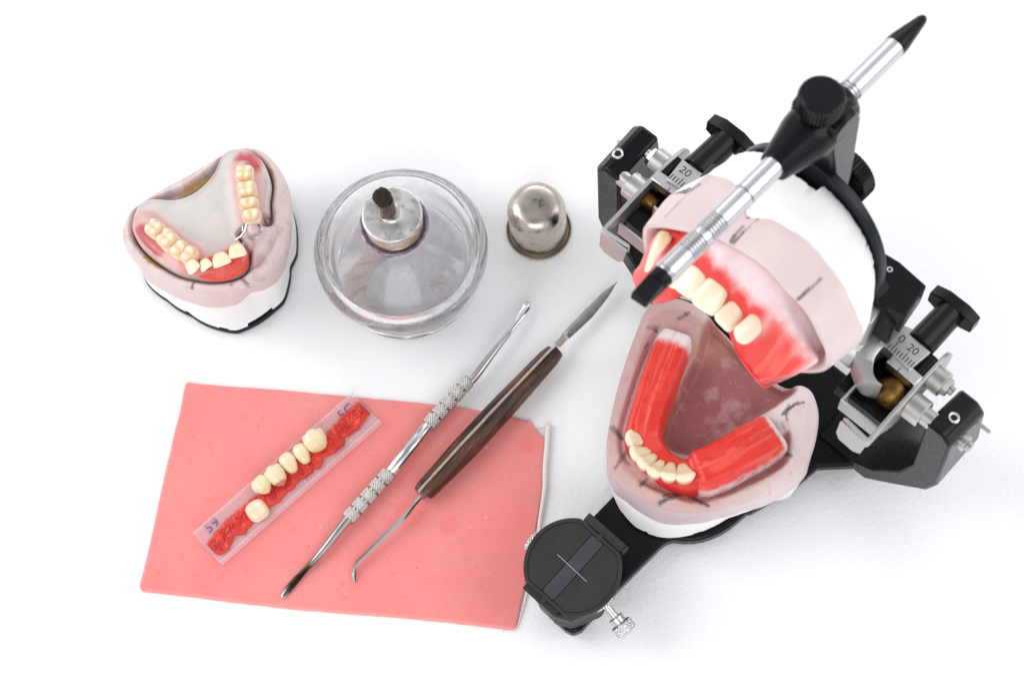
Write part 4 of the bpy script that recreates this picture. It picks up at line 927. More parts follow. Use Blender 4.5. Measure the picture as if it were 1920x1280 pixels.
        wh = np.clip(sm(.085, .055, s) + sm(.955, .975, s) + (1-ant)*sm(.62, .66, s)*sm(-.80, -.93, v)*.8, 0, 1)
        wh = np.clip(wh*1.0 + 1.1*(nn-.5)*(wh > .02)*(wh < .98), 0, 1)
        red = mixc(lin(222,42,34), lin(238,72,60), noise(row[:, 0], row[:, 1], 5, 5, 3)); red = mixc(red, lin(196,40,44), ant*sm(-.45, -.9, v)*.8)
        sk = noise(np.full(70, s*9.0), v*9.0, 3, 1, 3); red = mixc(red, lin(244,104,92), (1-ant)*.55*sm(.58, .72, sk)); row[:, 2] += (1-ant)*.35*(sk-.5)*(np.abs(v) < .9)
        red = mixc(red, lin(248,120,104), (1-ant)*.5*np.exp(-((v-.10)/.05)**2)*sm(.4, .6, noise(row[:, 0], row[:, 1], 9, 3, 2)))
        col = mixc(red, lin(236,222,220), wh); G.append(row); CC.append(col)
    bb = at(1290, 800, 44)
    t2 = thing('wax_denture', 'red wax arch with six small front teeth seated on the lower pink cast', 'wax denture', bb)
    mb = MB(); mb.grid(np.array(G), col=np.array(CC)); Gb = np.array(G)[:, [0, -1]]; 
    bot_ = np.array([[g[0], g[-1]] for g in G]); n0 = len(G)
    mb.f.append(tuple(range(0, 70))); mb.f.append(tuple((n0-1)*70 + k for k in range(70))[::-1])
    mb.f += [(i*70+69, i*70, (i+1)*70, (i+1)*70+69) for i in range(n0-1)]
    mb.build('wax_arch', M['wax'], t2, smooth=50)
    z6 = lambda x, y, z: at(1160 + x/8.533, 780 + y/8.533, z)
    cc = at(1268, 812, 52)
    L6 = [((150,330),(250,250), 5.6, .35), ((235,585),(350,460), 5.5, .1), ((360,740),(480,620), 5.3, 0), ((545,890),(620,760), 5.3, 0), ((790,955),(800,800), 5.7, 0), ((1075,975),(1075,820), 6.6, .3)]
    for (ix, iy), (gx, gy), wd, cn in L6:
        i_ = z6(ix, iy, 53.6); out = nrm((i_ - cc)*[1, 1, 0])
        c_ = i_ - out*4.6 - np.array([0, 0, 8.5]); front_tooth('tooth', t2, i_ + out*.3, c_, out + [0, 0, .55], wd*1.16, 8.4, cn*.6, tint=np.array([1, .96, .87]), wedge=.28)
        # sloping tongue side
    return t2
build_lower()

# ================================================================== UPPER CAST (hangs from the opened upper arm)
def build_upper():
    ctr = np.array([5.0, 62.0])
    u2 = lambda x, y, z: up(1160 + x/3.556, 380 + y/3.556, 'z', z)
    rim = [up(*p, 'z', -40)[:2] for p in [(1205,432),(1228,422),(1260,425),(1300,432),(1340,440),(1390,465),(1440,500),(1480,545),(1520,590),(1545,640),(1557,672)]]
    rim = rim + [up(*p, 'z', -40)[:2] for p in [(1545,696),(1500,699),(1455,690),(1405,650),(1350,600),(1300,568),(1250,548),(1215,505)]]
    th, R = polar(rim, ctr, 540)
    Rj = R*1.02 + 1.0
    def wall(px, py):
        bst = None
        for zz in np.arange(-46, -4, 0.2):
            p = up(px, py, 'z', zz); aa = math.atan2(p[1]-ctr[1], p[0]-ctr[0]); k = np.clip((zz+40)/14, 0, 1)
            rr = np.interp(aa, th, R)*(1-k) + np.interp(aa, th, Rj)*k
            if np.hypot(*(p[:2]-ctr)) < rr: return p, aa
        return None
    J = [wall(*p) for p in [(1255,350),(1288,324),(1330,327),(1365,338),(1388,358),(1395,380),(1400,414),(1420,411),(1445,413),(1480,432),(1530,470),(1570,520),(1600,580),(1614,640)]]
    J = [q for q in J if q is not None and q[0][2] > -45]; ja = np.array([q[1] for q in J]); jz = np.array([-q[0][2] for q in J]); oo = np.argsort(ja)
    zj = np.interp(th, ja[oo], jz[oo]) + .5*(noise(np.cos(th)*14, np.sin(th)*14, 1, 1)-.5)
    X = ctr[0] + Rj*np.cos(th)
    arch = spline([u2(*p, -48)[:2] for p in [(180,520),(270,400),(400,440),(520,500),(640,610),(760,720),(900,830),(1020,980)]], 60)
    inner = np.array([ctr + (p-ctr)*0.80 for p in spline(rim, 120, True)])
    def hf(X, Y, ed):
        return 40 - 5.5*sm(1.5, 6.0, ed) + .25*noise(X, Y, 2, 3, 3) + .5*(noise(X, Y, 9, 9, 2)-.5)
    def hit2(px, py, zz): return up(px, py, 'z', zz)[:2]
    z5 = lambda x, y: (1160 + x/3.556, 380 + y/3.556)
    # pencil lines on the front wall: stored as points in the cast's own frame
    wl = []
    for pts, wd, st in [([(955,85),(900,145),(830,205),(745,290),(718,335),(708,390)], 1.1, .95), ([(830,165),(770,230),(722,300),(700,385)], 1.3, .95), ([(745,290),(735,330),(712,385)], 1.0, .9), ([(700,350),(720,385)], .9, .9),
                        ([(1345,508),(1290,562),(1240,605),(1170,668)], 1.0, .75), ([(1265,570),(1225,615),(1185,655)], 1.1, .7), ([(395,5),(360,50),(305,98)], .7, .7)]:
        q = []
        for (a_, b_) in pts:
            px, py = z5(a_, b_); bst = None
            hitp = wall(px, py)
            if hitp is None: continue
            bst = (0, hitp[0])
            for zz in []:
                p = up(px, py, 'z', zz); k = 0
                dd = abs(np.hypot(*(p[:2]-ctr)) - (np.interp(math.atan2(p[1]-ctr[1], p[0]-ctr[0]), th, Rj)*(zz+40)/14 + np.interp(math.atan2(p[1]-ctr[1], p[0]-ctr[0]), th, R)*(-26-zz)/14))
                if bst is None or dd < bst[0]: bst = (dd, p)
            q.append(bst[1])
        if len(q) > 1: wl.append((np.array(q), wd, st))
    def cf(X, Y, Z, ed):
        n = noise(X, Y, Z, 8, 4)
        c = mixc(lin(218,196,194), lin(230,213,211), n)
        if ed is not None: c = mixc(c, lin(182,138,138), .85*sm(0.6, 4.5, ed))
        for q, wd, st in wl:
            for k in range(len(q)-1):
                a_, b_ = q[k], q[k+1]; d = b_-a_; V = np.stack([X, Y, -np.asarray(Z, float)], -1) - a_; tt = np.clip(V @ d/(d@d), 0, 1)
                ds = np.linalg.norm(V - tt[..., None]*d, axis=-1); nn = noise(X*1., Y*1., Z, .6, 2)
                c = mixc(c, lin(72, 64, 72), st*(1-sm(wd*.25, wd*.85, ds + (nn-.5)*.5))*np.clip(.35+nn, 0, 1))
        return c
    rings = [(lambda t_, r, k=k: r*(1-min(1, k*1.2))+Rj*min(1, k*1.2), lambda t_, r, k=k: 40.4 - k*(40.4-zj)) for k in np.linspace(.04, 1, 60)]
    mb, th, R = cast_top(rim, ctr, hf, cf, rings, nth=540, nr=40, fr=UP, flip=-1, rim=1.0)
    b = UP((0, 50, -5))
    t = thing('dental_cast', 'pink upper jaw cast with thick white plaster under the raised articulator arm', 'dental cast', b)
    mb.build('stone_cast', M['stone'], t, smooth=60)
    mc = np.array([3.0, 52.0])
    Xo = mc[0] + 32.6*np.cos(th) - ctr[0]; Yo = mc[1] + np.where(np.sin(th) > 0, 35.0, 25.0)*np.sin(th) - ctr[1]
    a2 = np.arctan2(Yo, Xo); r2 = np.hypot(Xo, Yo); o = np.argsort(a2); Rm = np.interp(th, np.r_[a2[o]-2*math.pi, a2[o], a2[o]+2*math.pi], np.r_[r2[o], r2[o], r2[o]])
    # white body, from the mounting plate down to the stone
    ch = np.zeros_like(th)
    a0 = math.atan2(*(up(1478,285,'z',-5)[:2]-ctr)[::-1]); a1 = math.atan2(*(up(1545,345,'z',-5)[:2]-ctr)[::-1]); l_, h_ = min(a0,a1), max(a0,a1)
    ch = 3.4*(sm(l_-.01, l_+.02, th)*(1-sm(h_-.02, h_+.01, th))) + 1.2*sm(.85, .95, noise(np.cos(th)*9, np.sin(th)*9, 4, 1)) + .5*noise(np.cos(th)*22, np.sin(th)*22, 1, 1)
    Rb2 = np.maximum(Rm, 0.0) 
    ring_body(ctr, th, [(Rb2*.5, 4.2), (Rb2-.6, 4.3+ch), (Rb2, 4.8+ch), (Rb2*.6+Rj*.4, 5+(zj-5)*.30+ch*.4), (Rb2*.2+Rj*.8, 5+(zj-5)*.68), (Rj-.25, zj-.5), (Rj*.92, zj+3)], fr=UP, flip=-1).build('plaster_base', M['plaster'], t, smooth=50)

    # ---- upper wax base with front teeth
    st = [((1218,455),(1202,494),(1186,522),(1216,566)), ((1230,437),(1222,478),(1208,530),(1232,568)), ((1262,430),(1262,470),(1240,518),(1250,556)), ((1312,436),(1306,480),(1280,528),(1285,548)),
          ((1362,456),(1346,503),(1318,556),(1318,574)), ((1403,486),(1382,543),(1350,596),(1348,606)), ((1445,520),(1430,580),(1384,638),(1364,640)), ((1480,560),(1462,615),(1406,684),(1388,668)), ((1512,612),(1492,652),(1437,722),(1415,704)), ((1534,658),(1526,682),(1442,724),(1424,712))]
    A_, B_, C_, D_ = [spline([np.array(up(*s[k], 'z', zz)) for s in st], 220) for k, zz in ((0, -37.5), (1, -44.0), (2, -51.0), (3, -51.6))]
    mid = spline([np.array(up(*s[1], 'z', -46)) for s in st], 220)
    G = []; CC = []
    gumlines = [up(1246,455,'z',-43), up(1283,478,'z',-43), up(1318,503,'z',-43), up(1352,532,'z',-43), up(1388,570,'z',-43), up(1428,600,'z',-43)]
    for i in range(220):
        s = i/219; ant = float(sm(.10, .2, s)*(1-sm(.66, .76, s)))
        a_, b_, c_, d_ = A_[i], B_[i].copy(), C_[i].copy(), D_[i].copy()
        inn = nrm((np.array([4, 40, c_[2]]) - c_)*[1, 1, 0])
        c_ = c_ + inn*3.0*ant + np.array([0, 0, 3.8])*ant; d_ = d_ + inn*2.0*ant + np.array([0, 0, 3.0])*ant
        top = a_ + inn*1.0 + np.array([0, 0, 6.0])
        q = spline([top, a_, b_ - inn*.3, c_, d_, d_ + inn*3 + [0, 0, 6], d_ + inn*4 + [0, 0, 14]], 64); 
        v = np.linspace(0, 1, 64); nn = noise(q[:, 0], q[:, 1], q[:, 2], 3, 3); q = q + (nn[:, None]-.5)*.35*np.array([0, 1, 0])
        G.append(UP(q))
        dg = np.min([np.linalg.norm((q - g)*[1, .8, 1], axis=1) for g in gumlines], axis=0)
        q = q + (0.9*np.exp(-((dg-4.2)/2.2)**2)*ant)[:, None]*np.array([0, 1, -.3]); G[-1] = UP(q)
        red = mixc(lin(222,44,40), lin(234,74,66), nn)
        pink = lin(226,150,150); white = mixc(lin(238,220,220), lin(228,204,206), nn)
        k = np.clip(1-sm(6.0, 10.0, dg + (nn-.5)*3.0), 0, 1)*ant
        blk = (1-ant)*sm(.24 if s > .5 else .15, .38, v + .10*(nn-.5))
        if s > .93: blk = blk*(1-sm(.93, 1.0, s)*(1-sm(.3, .5, v)))
        c = mixc(white, red, np.clip(np.maximum(k, blk) + sm(.40, .52, v), 0, 1)); 
        if s < .2: c = mixc(c, lin(232,120,120), (1-sm(.1, .2, s))*.5)
        yp = up(1422, 518, 'z', -38); c = mixc(c, lin(222,176,70), .9*(1-sm(.5, 1.5, np.linalg.norm(q-yp, axis=1) + (nn-.5))))
        sk = noise(np.full(64, s*26.0), v*5.0, 3, 1, 3); c = mixc(c, lin(246,128,116), blk*.4*sm(.55, .72, sk))
        CC.append(c)
    t2 = thing('wax_denture', 'red wax arch with large front teeth on the upper cast behind the silver pin', 'wax denture', UP((4, 50, -36)))
    mb = MB(); mb.grid(np.array(G), cap0=True, cap1=True, col=np.array(CC))
    mb.f += [(i*64+63, i*64, (i+1)*64, (i+1)*64+63) for i in range(219)]
    mb.build('wax_arch', M['wax'], t2, smooth=60)
    L = [((1210,512),(1247,446), 6.4, .3, (-1, .35)), ((1254,538),(1286,478), 6.0, 0, (-.55, .85)), ((1277,551),(1318,498), 8.4, 0, (-.2, 1)), ((1315,582),(1354,524), 8.6, 0, (.12, 1)), ((1352,612),(1389,568), 6.8, .05, (.45, .9)), ((1382,640),(1429,594), 7.2, .32, (.75, .65))]
    for (ix, iy), (gx, gy), wd, cn, (lx, ly) in L:
        i_ = UP(up(ix, iy, 'z', -54)); c_ = UP(up(gx, gy, 'z', -43.0)); lb = AX*lx + FWU*ly
        front_tooth('tooth', t2, i_, c_ + nrm(c_-i_)*1.8 + FWU*.6, lb, wd*1.14, 5.2, cn, rows=26, cols=44)
build_upper()

# ================================================================== ARTICULATOR
def build_articulator():
    t = thing('articulator', 'black and silver jaw articulator swung open, holding two dental casts', 'articulator', LO((0, 40, 0)))
    B = M['black']
    # ---- lower frame: table arm, plate under the cast, two limbs with posts
    w2 = lambda p, z: LO.inv(at(*p, z))[:2]
    mb = MB()
    arm = [w2(p, 9) for p in [(1160,918),(1104,976),(1060,1035),(1000,1105),(1012,1135),(1060,1180),(1074,1187),(1090,1180),(1158,1104),(1240,1022),(1250,1015),(1262,1011),(1280,1013),(1300,1013),(1318,1010),(1336,1004),(1352,997),(1368,987),(1382,976),(1396,964),(1412,950),(1430,938),(1470,905),(1440,860),(1250,850)]]
    mb.prism(LO, arm, 3.2, 9.2, 'z')
    o1 = mb.build('lower_frame', B, t, smooth=30, bevel=1.0)
    mb = MB()
    circ = [(2 + 37*math.cos(a), 48 + 31*math.sin(a)) for a in np.linspace(0, 2*math.pi, 60, endpoint=False)]
    back = [w2(p, 9.5) for p in [(1250,700),(1290,800),(1400,900),(1500,900),(1536,866)]]
    mb.prism(LO, [(-26, 52), (-36, 25), (-46, 8), (-50, 5), (-57, -20), (-16, -20), (16, -20), (57, -20), (50, 5), (38, 16.5), (36, 30), (30, 48), (10, 54)], 4.2, 10.0, 'z')
    for sx in (1, -1):
        pts = [(30, 4.4), (54, 4.4), (66, 22), (79, 42), (82, 53), (82, 96), (78.5, 101), (70.5, 101), (70.5, 56), (66, 40), (55, 20), (47, 13.5), (30, 12)]
        P = []; f0, f1 = 7, -19
        poly = [(x*sx, z) for x, z in pts]; n = len(poly)
        A_ = np.array([(x, f0 - (1.0 if z > 80 else 0), z - 0.0) for x, z in poly]); Bk = np.array([(x, f1 + (3 if z > 80 else 0), z - ((11 if sx > 0 else 0) if z > 80 else 0) + (2 if sx < 0 and z > 80 else 0)) for x, z in poly])
        mid = A_*.5 + Bk*.5
        V = np.vstack([LO(A_), LO(mid), LO(Bk)])
        mb.add(V, [tuple(range(n)), tuple(range(2*n, 3*n))[::-1]] + [(k*n+i, k*n+(i+1) % n, (k+1)*n+(i+1) % n, (k+1)*n+i) for k in (0, 1) for i in range(n)])
    mb.build('condylar_posts', B, t, smooth=30, bevel=1.3)
    # ---- details of each side
    for sx in (1, -1):
        X = lambda x: sx*x
        H = UP
        # set screw in the post
        c = LO((76.3, -3.0, 96.2)) if sx > 0 else LO((-77.6, -1.5, 101.7)); nn = nrm(FW*(-.22 if sx > 0 else .05) + UPV)
        MB().lathe(c, nn, spline([(1.1, .1), (1.25, 1.1), (1.9, 1.35), (2.2, .8), (2.25, -.5)], 14), 28, cap=False).build('set_screw', M['chrome'], t, smooth=50)
        MB().cyl(c - nn*.6, c + nn*.25, 1.25, n=6, ch=.05).build('screw_socket', M['dark'], t)
        # axle through the post
        zx = 98.0
        
        MB().cyl(LO((X(61.5), 3, zx)), LO((X(68.2), 3, zx)), 5.3, n=48, ch=.4).cyl(LO((X(68.2), 3, zx)), LO((X(72), 3, zx)), 3.4, n=32, ch=.1).build('axle', M['steel'], t, smooth=40)
        zn = 86 if sx > 0 else 78; MB().cyl(LO((X(81.5), -2, zn)), LO((X(84.5), -2, zn)), 3.2, n=32).cyl(LO((X(84.5), -2, zn)), LO((X(86.5), -2, zn)), 2.0, n=24).build('axle_nut', M['steel'], t, smooth=40)
        MB().cyl(LO((X(80), -12, 83)), LO((X(87.5), -12, 83)), .8, n=16).build('stop_pin', M['steel'], t, smooth=40)
        MB().ball(LO((54.6, 4.6, 99.2)) if sx > 0 else LO((-49.5, 2.0, 93)), 5.9, 28).build('condyle_ball', M['brass'], t, smooth=80)
        MB().cyl(LO((X(55.5), 3.0, 96.5)), LO((X(60.5), 3.4, 98.2)), 3.6, n=24).build('ball_neck', M['brass'], t, smooth=50)
        # upright steel guide plate beside the ball (stadium in the Z-Y plane)
        pts = [(-26, 2.2), (-20, 3.0), (-14, 4.2), (-6, 5.4), (4, 6.4), (12, 6.2), (18, 4.4), (21.5, 0), (21, -5), (17, -9), (-6, -10), (-14, -7), (-20, -2), (-26, -1.5)]
        poly = [(y, z) for z, y in spline(pts, 70, True)]
        MB().prism(UP, poly, X(59.9), X(61.5), 'x').build('guide_plate', M['bead'], t, smooth=30, bevel=.25)
        # bent thumb tab at the lower end of the plate
        mb = MB(); tabp = [(61.4, -26.4), (60.5, -27.2), (50.5, -26.0), (48.9, -25.2), (49.9, -24.4), (59.6, -25.4), (60.2, -24.8)]
        mb.prism(UP, [(X(a), b) for a, b in tabp], -1.6, 2.6, 'y')
        mb.build('thumb_tab', M['bead'], t, smooth=30, bevel=.2)
        tt = [(49.0, 2.2), (49.2, -4.5), (51, -7.0), (57.5, -7.6), (60.2, -6), (61.0, 2.0)]
        G_ = [[(X(a), b, -26.4 - (0 if k == 0 else .9) - (b-2.2)*(-.12)) for a, b in tt] for k in (0, 1)]
        V = UP(np.array(G_).reshape(-1, 3)); n = len(tt)
        MB().add(V, [tuple(range(n)), tuple(range(n, 2*n))[::-1]] + [(i, (i+1) % n, n+(i+1) % n, n+i) for i in range(n)]).build('tab_flap', M['bead'], t, smooth=30, bevel=.15)
        # bolt with a stepped head, outside of the plate
        c0 = np.array([X(61.4), 1.5, 9.3])
        mb = MB(); mb.cyl(UP(c0), UP(c0 + [X(5.6), 0, 0]), 4.9, n=48, ch=.3).cyl(UP(c0 + [X(5.6), 0, 0]), UP(c0 + [X(7.6), 0, 0]), 3.9, 3.5, n=8, ch=.2).cyl(UP(c0 + [X(7.6), 0, 0]), UP(c0 + [X(9.2), 0, 0]), 1.9, n=24, ch=.2)
        mb.build('guide_bolt', M['steel'], t, smooth=35)
        # slotted ring round the ball: an arch that rises over it
        R_ = []; cx, cz = 50.5, 2.5
        og = spline([(52, -9.6), (47, -11.6), (41.5, -9.5), (36.5, -4.8), (34.2, 1.8), (36.0, 8.8), (40.8, 13.8), (47.2, 16.0), (54.0, 15.0)], 46)
        ig = spline([(52, -8.8), (49.5, -8.6), (46.5, -7.0), (43.9, -3.2), (43.0, 0.8), (43.6, 4.8), (45.6, 8.4), (49.5, 11.2), (54.5, 11.6)], 46)
        for (ox, oz), (ix_, iz) in zip(og, ig):
            y1, y0 = 8.2, -2.0; e1 = .12
            mo = lambda f: (X(ox + (ix_-ox)*f), oz + (iz-oz)*f)
            a_, b_, c_, d_ = mo(0), mo(.10), mo(.92), mo(1)
            R_.append([(a_[0], y0, a_[1]), (a_[0], y1-2.4, a_[1]), (b_[0], y1, b_[1]), (c_[0], y1, c_[1]), (d_[0], y1-.4, d_[1]), (d_[0], y0, d_[1])])
        g = UP(np.array(R_).reshape(-1, 3)).reshape(46, 6, 3)
        MB().grid(g, False, True, cap0=True, cap1=True).build('condylar_ring', M['bead'], t, smooth=35)
        # dark track housing under the ball
        mb = MB(); mb.box(UP, (X(38), -11, -14), (X(59.6), -5, 14)); mb.box(UP, (X(37.5), -10, 11), (X(59.6), 3.5, 15)); mb.build('track_housing', B, t, smooth=30, bevel=.6)
        MB().box(UP, (X(43), -9, -18.6), (X(59.6), -1.5, -17.6)).box(UP, (X(43), -9, -18), (X(44), -1.5, -8)).build('stop_plate', M['bead'], t, smooth=30, bevel=.3)
        # silver scale block with engraved graduation
        face = [(43.5, 13.8), (40.7, 3.8), (56.8, 2.6), (57.6, 12.8)]
        f_ = [UP.inv(UP(up(*p, 'y', 9.5))) for p in [(1694,620),(1671,653),(1713,689),(1743,656)]] if sx > 0 else None
        q = [(41.6, 12.6), (41.0, 3.2), (55.6, 1.6), (56.8, 12.0)]
        MB().prism(UP, [(X(a), b) for a, b in q], 3.6, 9.5, 'y').build('scale_block', M['bead'], t, smooth=30, bevel=.3)
        MB().prism(UP, [(X(a), b) for a, b in [(57.2, 12.6), (57.2, 2), (59.6, 2), (59.6, 12.6)]], -2, 8.0, 'y').build('block_shoulder', B, t, smooth=30, bevel=.3)
        MB().prism(UP, [(X(a), b) for a, b in [tuple(up(*p, 'y', 8.2)[[0, 2]]) for p in ((1680,660),(1731,706),(1716,722),(1662,677))]], 3.2, 8.2, 'y').build('index_bar', M['alu'], t, smooth=30, bevel=.4)
        mb = MB(); yy = 9.52
        for k in range(9):
            x0 = 44.6 + k*1.28; l_ = 3.4 if k in (1, 5) else 2.4
            if k == 1: l_ = 4.6
            mb.box(UP, (X(x0), yy, 2.6), (X(x0+.38), yy+.06, 2.6 + l_))
        mb.box(UP, (X(52.4), 8.22, -2.6), (X(52.75), 8.30, .6))
        mb.build('graduation', M['inkblack'], t)
        d_ = FWU*0.08
        if sx > 0:
            text('lettering', '0', UP((46.2, yy, 8.9)) + d_*0, AX, UPU, 4.6, M['inkblack'], t, .03)
            text('lettering', '20', UP((51.6, yy, 8.4)), AX, UPU, 4.4, M['inkblack'], t, .03)
            text('lettering', 'L', UP((43.0, yy, 5.6)), -UPU*.2 + AX*.98, UPU, 3.4, M['inkblack'], t, .03)
        else:
            text('lettering', '20', UP((-52.6, yy, 8.6)), AX, UPU, 4.6, M['inkblack'], t, .03)
            text('lettering', '0', UP((-46.4, yy, 8.9)), AX, UPU, 4.4, M['inkblack'], t, .03)
        # black T-shaped lock knob
        k0 = UP((X(51.5), 5.6, 13.0)); kd = nrm(UPU)
        mb = MB(); mb.cyl(k0, k0 + kd*18, 5.6, 5.2, n=40, ch=.3); mb.build('lock_shaft', B, t, smooth=40)
        hx = [(-9.6, -2.8), (-9.6, 2.8), (-4.2, 5.0), (4.2, 5.0), (9.6, 2.8), (9.6, -2.8), (4.2, -5.0), (-4.2, -5.0)]
        kf = Fr(k0 + kd*18, AX, FWU, kd); 
        MB().prism(kf, hx, -.2, 4.6, 'z').build('lock_knob', B, t, smooth=30, bevel=.5)
        MB().lathe(k0 + kd*22.2, kd, [(2.2, 0), (2.2, .45)], 32).build('knob_socket', M['dark'], t)
        # silver cross shaft from the ring to the middle
        MB().cyl(UP((X(24), 3, -2)), UP((X(37.5), 2, -1)), 6.2, 7.2, n=40).build('cross_shaft', M['bead'], t, smooth=50)
        # black end block of the upper frame
        mb = MB(); pl = [(20, 20), (31, 21.5), (43.6, 20.5), (45.8, 5.5), (34, 4.5), (20, 5)]
        mb.prism(UP, [(X(a), b) for a, b in (pl if sx > 0 else [(20, 14), (33, 14), (33, 5), (20, 5)])], 18, 30 if sx > 0 else 26, 'y').build('frame_shoulder', B, t, smooth=30, bevel=.7)
        cs = UP((X(30.4), 30.0 if sx > 0 else 25.9, 16.5 if sx > 0 else 10)); MB().lathe(cs, FWU, [(.5, .0), (.6, .35), (1.1, .35), (1.2, -.2)], 20, cap=False).build('small_set_screw', M['chrome'], t, smooth=50)
        MB().prism(UP, [(X(24), 5.5), (X(37), 4.5), (X(38), -2), (X(30), -6), (X(24), -4)], 9, 26, 'y').build('bracket_web', M['bead'], t, smooth=30, bevel=.4)
    # ---- upper frame: sloping arm, mounting plate
    mb = MB(); mb.prism(UP, [(12, 2.0), (80, 1.8), (92, -2.5), (112, -8.5), (124, -9.5), (127, -4), (126, 1.0), (118, 5), (76, 11), (12, 13)], -9, 9, 'x')
    # profile given as (Y, Z)
    mb.build('upper_frame', B, t, smooth=30, bevel=1.2)
    mb = MB(); ang = np.linspace(0, 2*math.pi, 96, endpoint=False)
    mb.prism(UP, [(4.6 + 32.2*math.cos(a), 52 + (39.2 if math.sin(a) > 0 else 26)*math.sin(a)) for a in ang], -3.9, -.6, 'z'); mb.build('mounting_plate', M['plate'], t, smooth=30, bevel=.5)
    mb = MB(); mb.prism(UP, [(-44, 8), (44, 8), (44, 22), (30, 34), (-30, 34), (-44, 22)], 4, 12, 'z'); mb.build('cross_frame', B, t, smooth=30, bevel=1)
    # knurled mounting screw behind the arm
    kn = lambda h, th, R: -.25*(np.sin(th*44) > 0)
    c0 = UP((0.5, 52, 13)); MB().cyl(c0, c0 + UPU*15, 4, n=24).build('mounting_screw', B, t, smooth=40)
    def kprof(h, th, R): return .28*np.cos(th*46)*((R > 10.2))
    MB().lathe(UP((0.5, 50, 20.5)), UPU, [(3, 0), (9.4, 0), (10.4, .8)] + [(10.5, q) for q in np.linspace(1.0, 6.8, 8)] + [(9.6, 7.4), (3, 7.6)], 184, rfun=kprof).build('mounting_knob', B, t, smooth=25)
    # ---- incisal pin
    PY = 117.5; A0 = UP((0, PY, 49.0)); ud = UPU
    z2 = lambda z: UP((0, PY, z))
    MB().lathe(z2(33), ud, [(2.9, -0.6), (3.9, 0.0), (3.6, 3.5), (1.75, 14.3), (1.2, 15.6), (.3, 16.1)], 40).build('pin_tip', B, t, smooth=50)
    gro = lambda z0, z1, nn: [(r_, z) for k in range(nn) for (r_, z) in ((3.85, z0 + (z1-z0)*k/nn), (3.05, z0 + (z1-z0)*(k+.3)/nn), (3.05, z0 + (z1-z0)*(k+.55)/nn), (3.85, z0 + (z1-z0)*(k+.78)/nn))]
    pr = [(3.5, -79.8), (3.75, -79.4), (3.8, -78), (3.8, -70.5)] + gro(-70, -63, 6) + [(3.8, -62.6), (3.8, -61.2)] + gro(-60.8, -53.6, 6) + [(3.8, -53), (3.8, -42.2), (3.0, -42.0), (3.0, -41.6), (3.8, -41.5), (3.8, 5.5)] + gro(6, 11.5, 4) + [(3.8, 12), (3.8, 33)]
    MB().lathe(UP((0, PY, 0)), ud, pr, 56).build('pin_shaft', M['alu'], t, smooth=35)
    # chisel end
    fr = Fr(UP((0, PY, -79.5)), nrm(AX*.98 + FWU*.2), nrm(FWU*.98 - AX*.2), UPU)
    mb = MB(); V = fr([(-3.0, -2.3, 0), (3.0, -2.3, 0), (3.0, 2.3, 0), (-3.0, 2.3, 0), (-3.1, -1.4, -12.4), (3.1, -1.4, -12.4), (3.1, .6, -11.6), (-3.1, .6, -11.6)])
    mb.add(V, [(0, 1, 2, 3), (4, 7, 6, 5), (0, 4, 5, 1), (1, 5, 6, 2), (2, 6, 7, 3), (3, 7, 4, 0)]).lathe(UP((0, PY, -83.2)), ud, [(3.4, 0), (3.55, .3), (3.55, 3.5), (3.2, 3.9)], 40)
    mb.build('pin_chisel', B, t, smooth=30, bevel=.25)
    # clamp
    prf = spline([(4.3, -27.5), (5.1, -27.2), (5.8, -24.5), (7.6, -17), (8.8, -12), (9.1, -5), (8.8, 1.5), (7.8, 5.6), (6.2, 7.6), (4.2, 8)], 50)
    def flat_(h, th, R): return np.zeros_like(R)
    MB().lathe(UP((0, PY-1.0, 0)), ud, prf, 64).build('pin_clamp', B, t, smooth=50)
    mb = MB(); mb.prism(UP, [(PY-6, -10), (PY+4, -11), (PY+8.6, -8), (PY+8.6, 1), (PY+5, 7), (PY-4, 8)], -6.6, 6.6, 'x'); mb.build('clamp_bridge', B, t, smooth=30, bevel=2.0)
    kb = UP((-.3, PY+8.0, -7.0)); kd2 = nrm(FWU)
    def kk(h, th, R): return .22*np.cos(th*40)*((R > 7.2))
    MB().lathe(kb, kd2, [(5.6, -1), (5.6, 2.0), (7.1, 2.2)] + [(7.3, q) for q in np.linspace(2.6, 8.4, 8)] + [(7.0, 9.2), (6.4, 9.6), (.2, 9.7)], 160, rfun=kk).build('clamp_knob', B, t, smooth=28)
    # ---- incisal table
    tc_ = at(1074, 1063, 29); upn = nrm((0.02, -0.20, 1)); d = nrm(FW - upn*(FW @ upn)); s_ = nrm(np.cross(d, upn)); 
    if s_ @ AX < 0: s_ = -s_
    fr = Fr(tc_, s_, d, upn); r = 18.4
    disc = []
    for a in np.linspace(0, 2*math.pi, 120, endpoint=False):
        x, y = r*math.cos(a), r*math.sin(a); y = np.clip(y, -15.6, 15.6); disc.append((x, y))
    K = M['blackm']
    MB().prism(fr, disc, -3.2, -.55, 'z').build('table_disc', K, t, smooth=30, bevel=.3)
    # raised edge ring with recessed floor
    G = []
    for (x, y) in disc:
        k = 1 - 1.5/r; G.append([(x, y, -.6), (x, y, .35), (x*k, y*k, .35), (x*k, y*k, -.6)])
    MB().grid(fr(np.array(G).reshape(-1, 3)).reshape(len(disc), 4, 3), True, True).build('table_rim', K, t, smooth=30, bevel=.15)
    mb = MB(); mb.prism(fr, [(-17.2, -15), (-2.9, -15), (-2.9, 15), (-17.2, 15)][:0] or [(x*.9, y*.9) for x, y in disc if x < -3.1] + [(-3.1, 13.6), (-3.1, -13.6)], -.6, -.1, 'z') if False else None
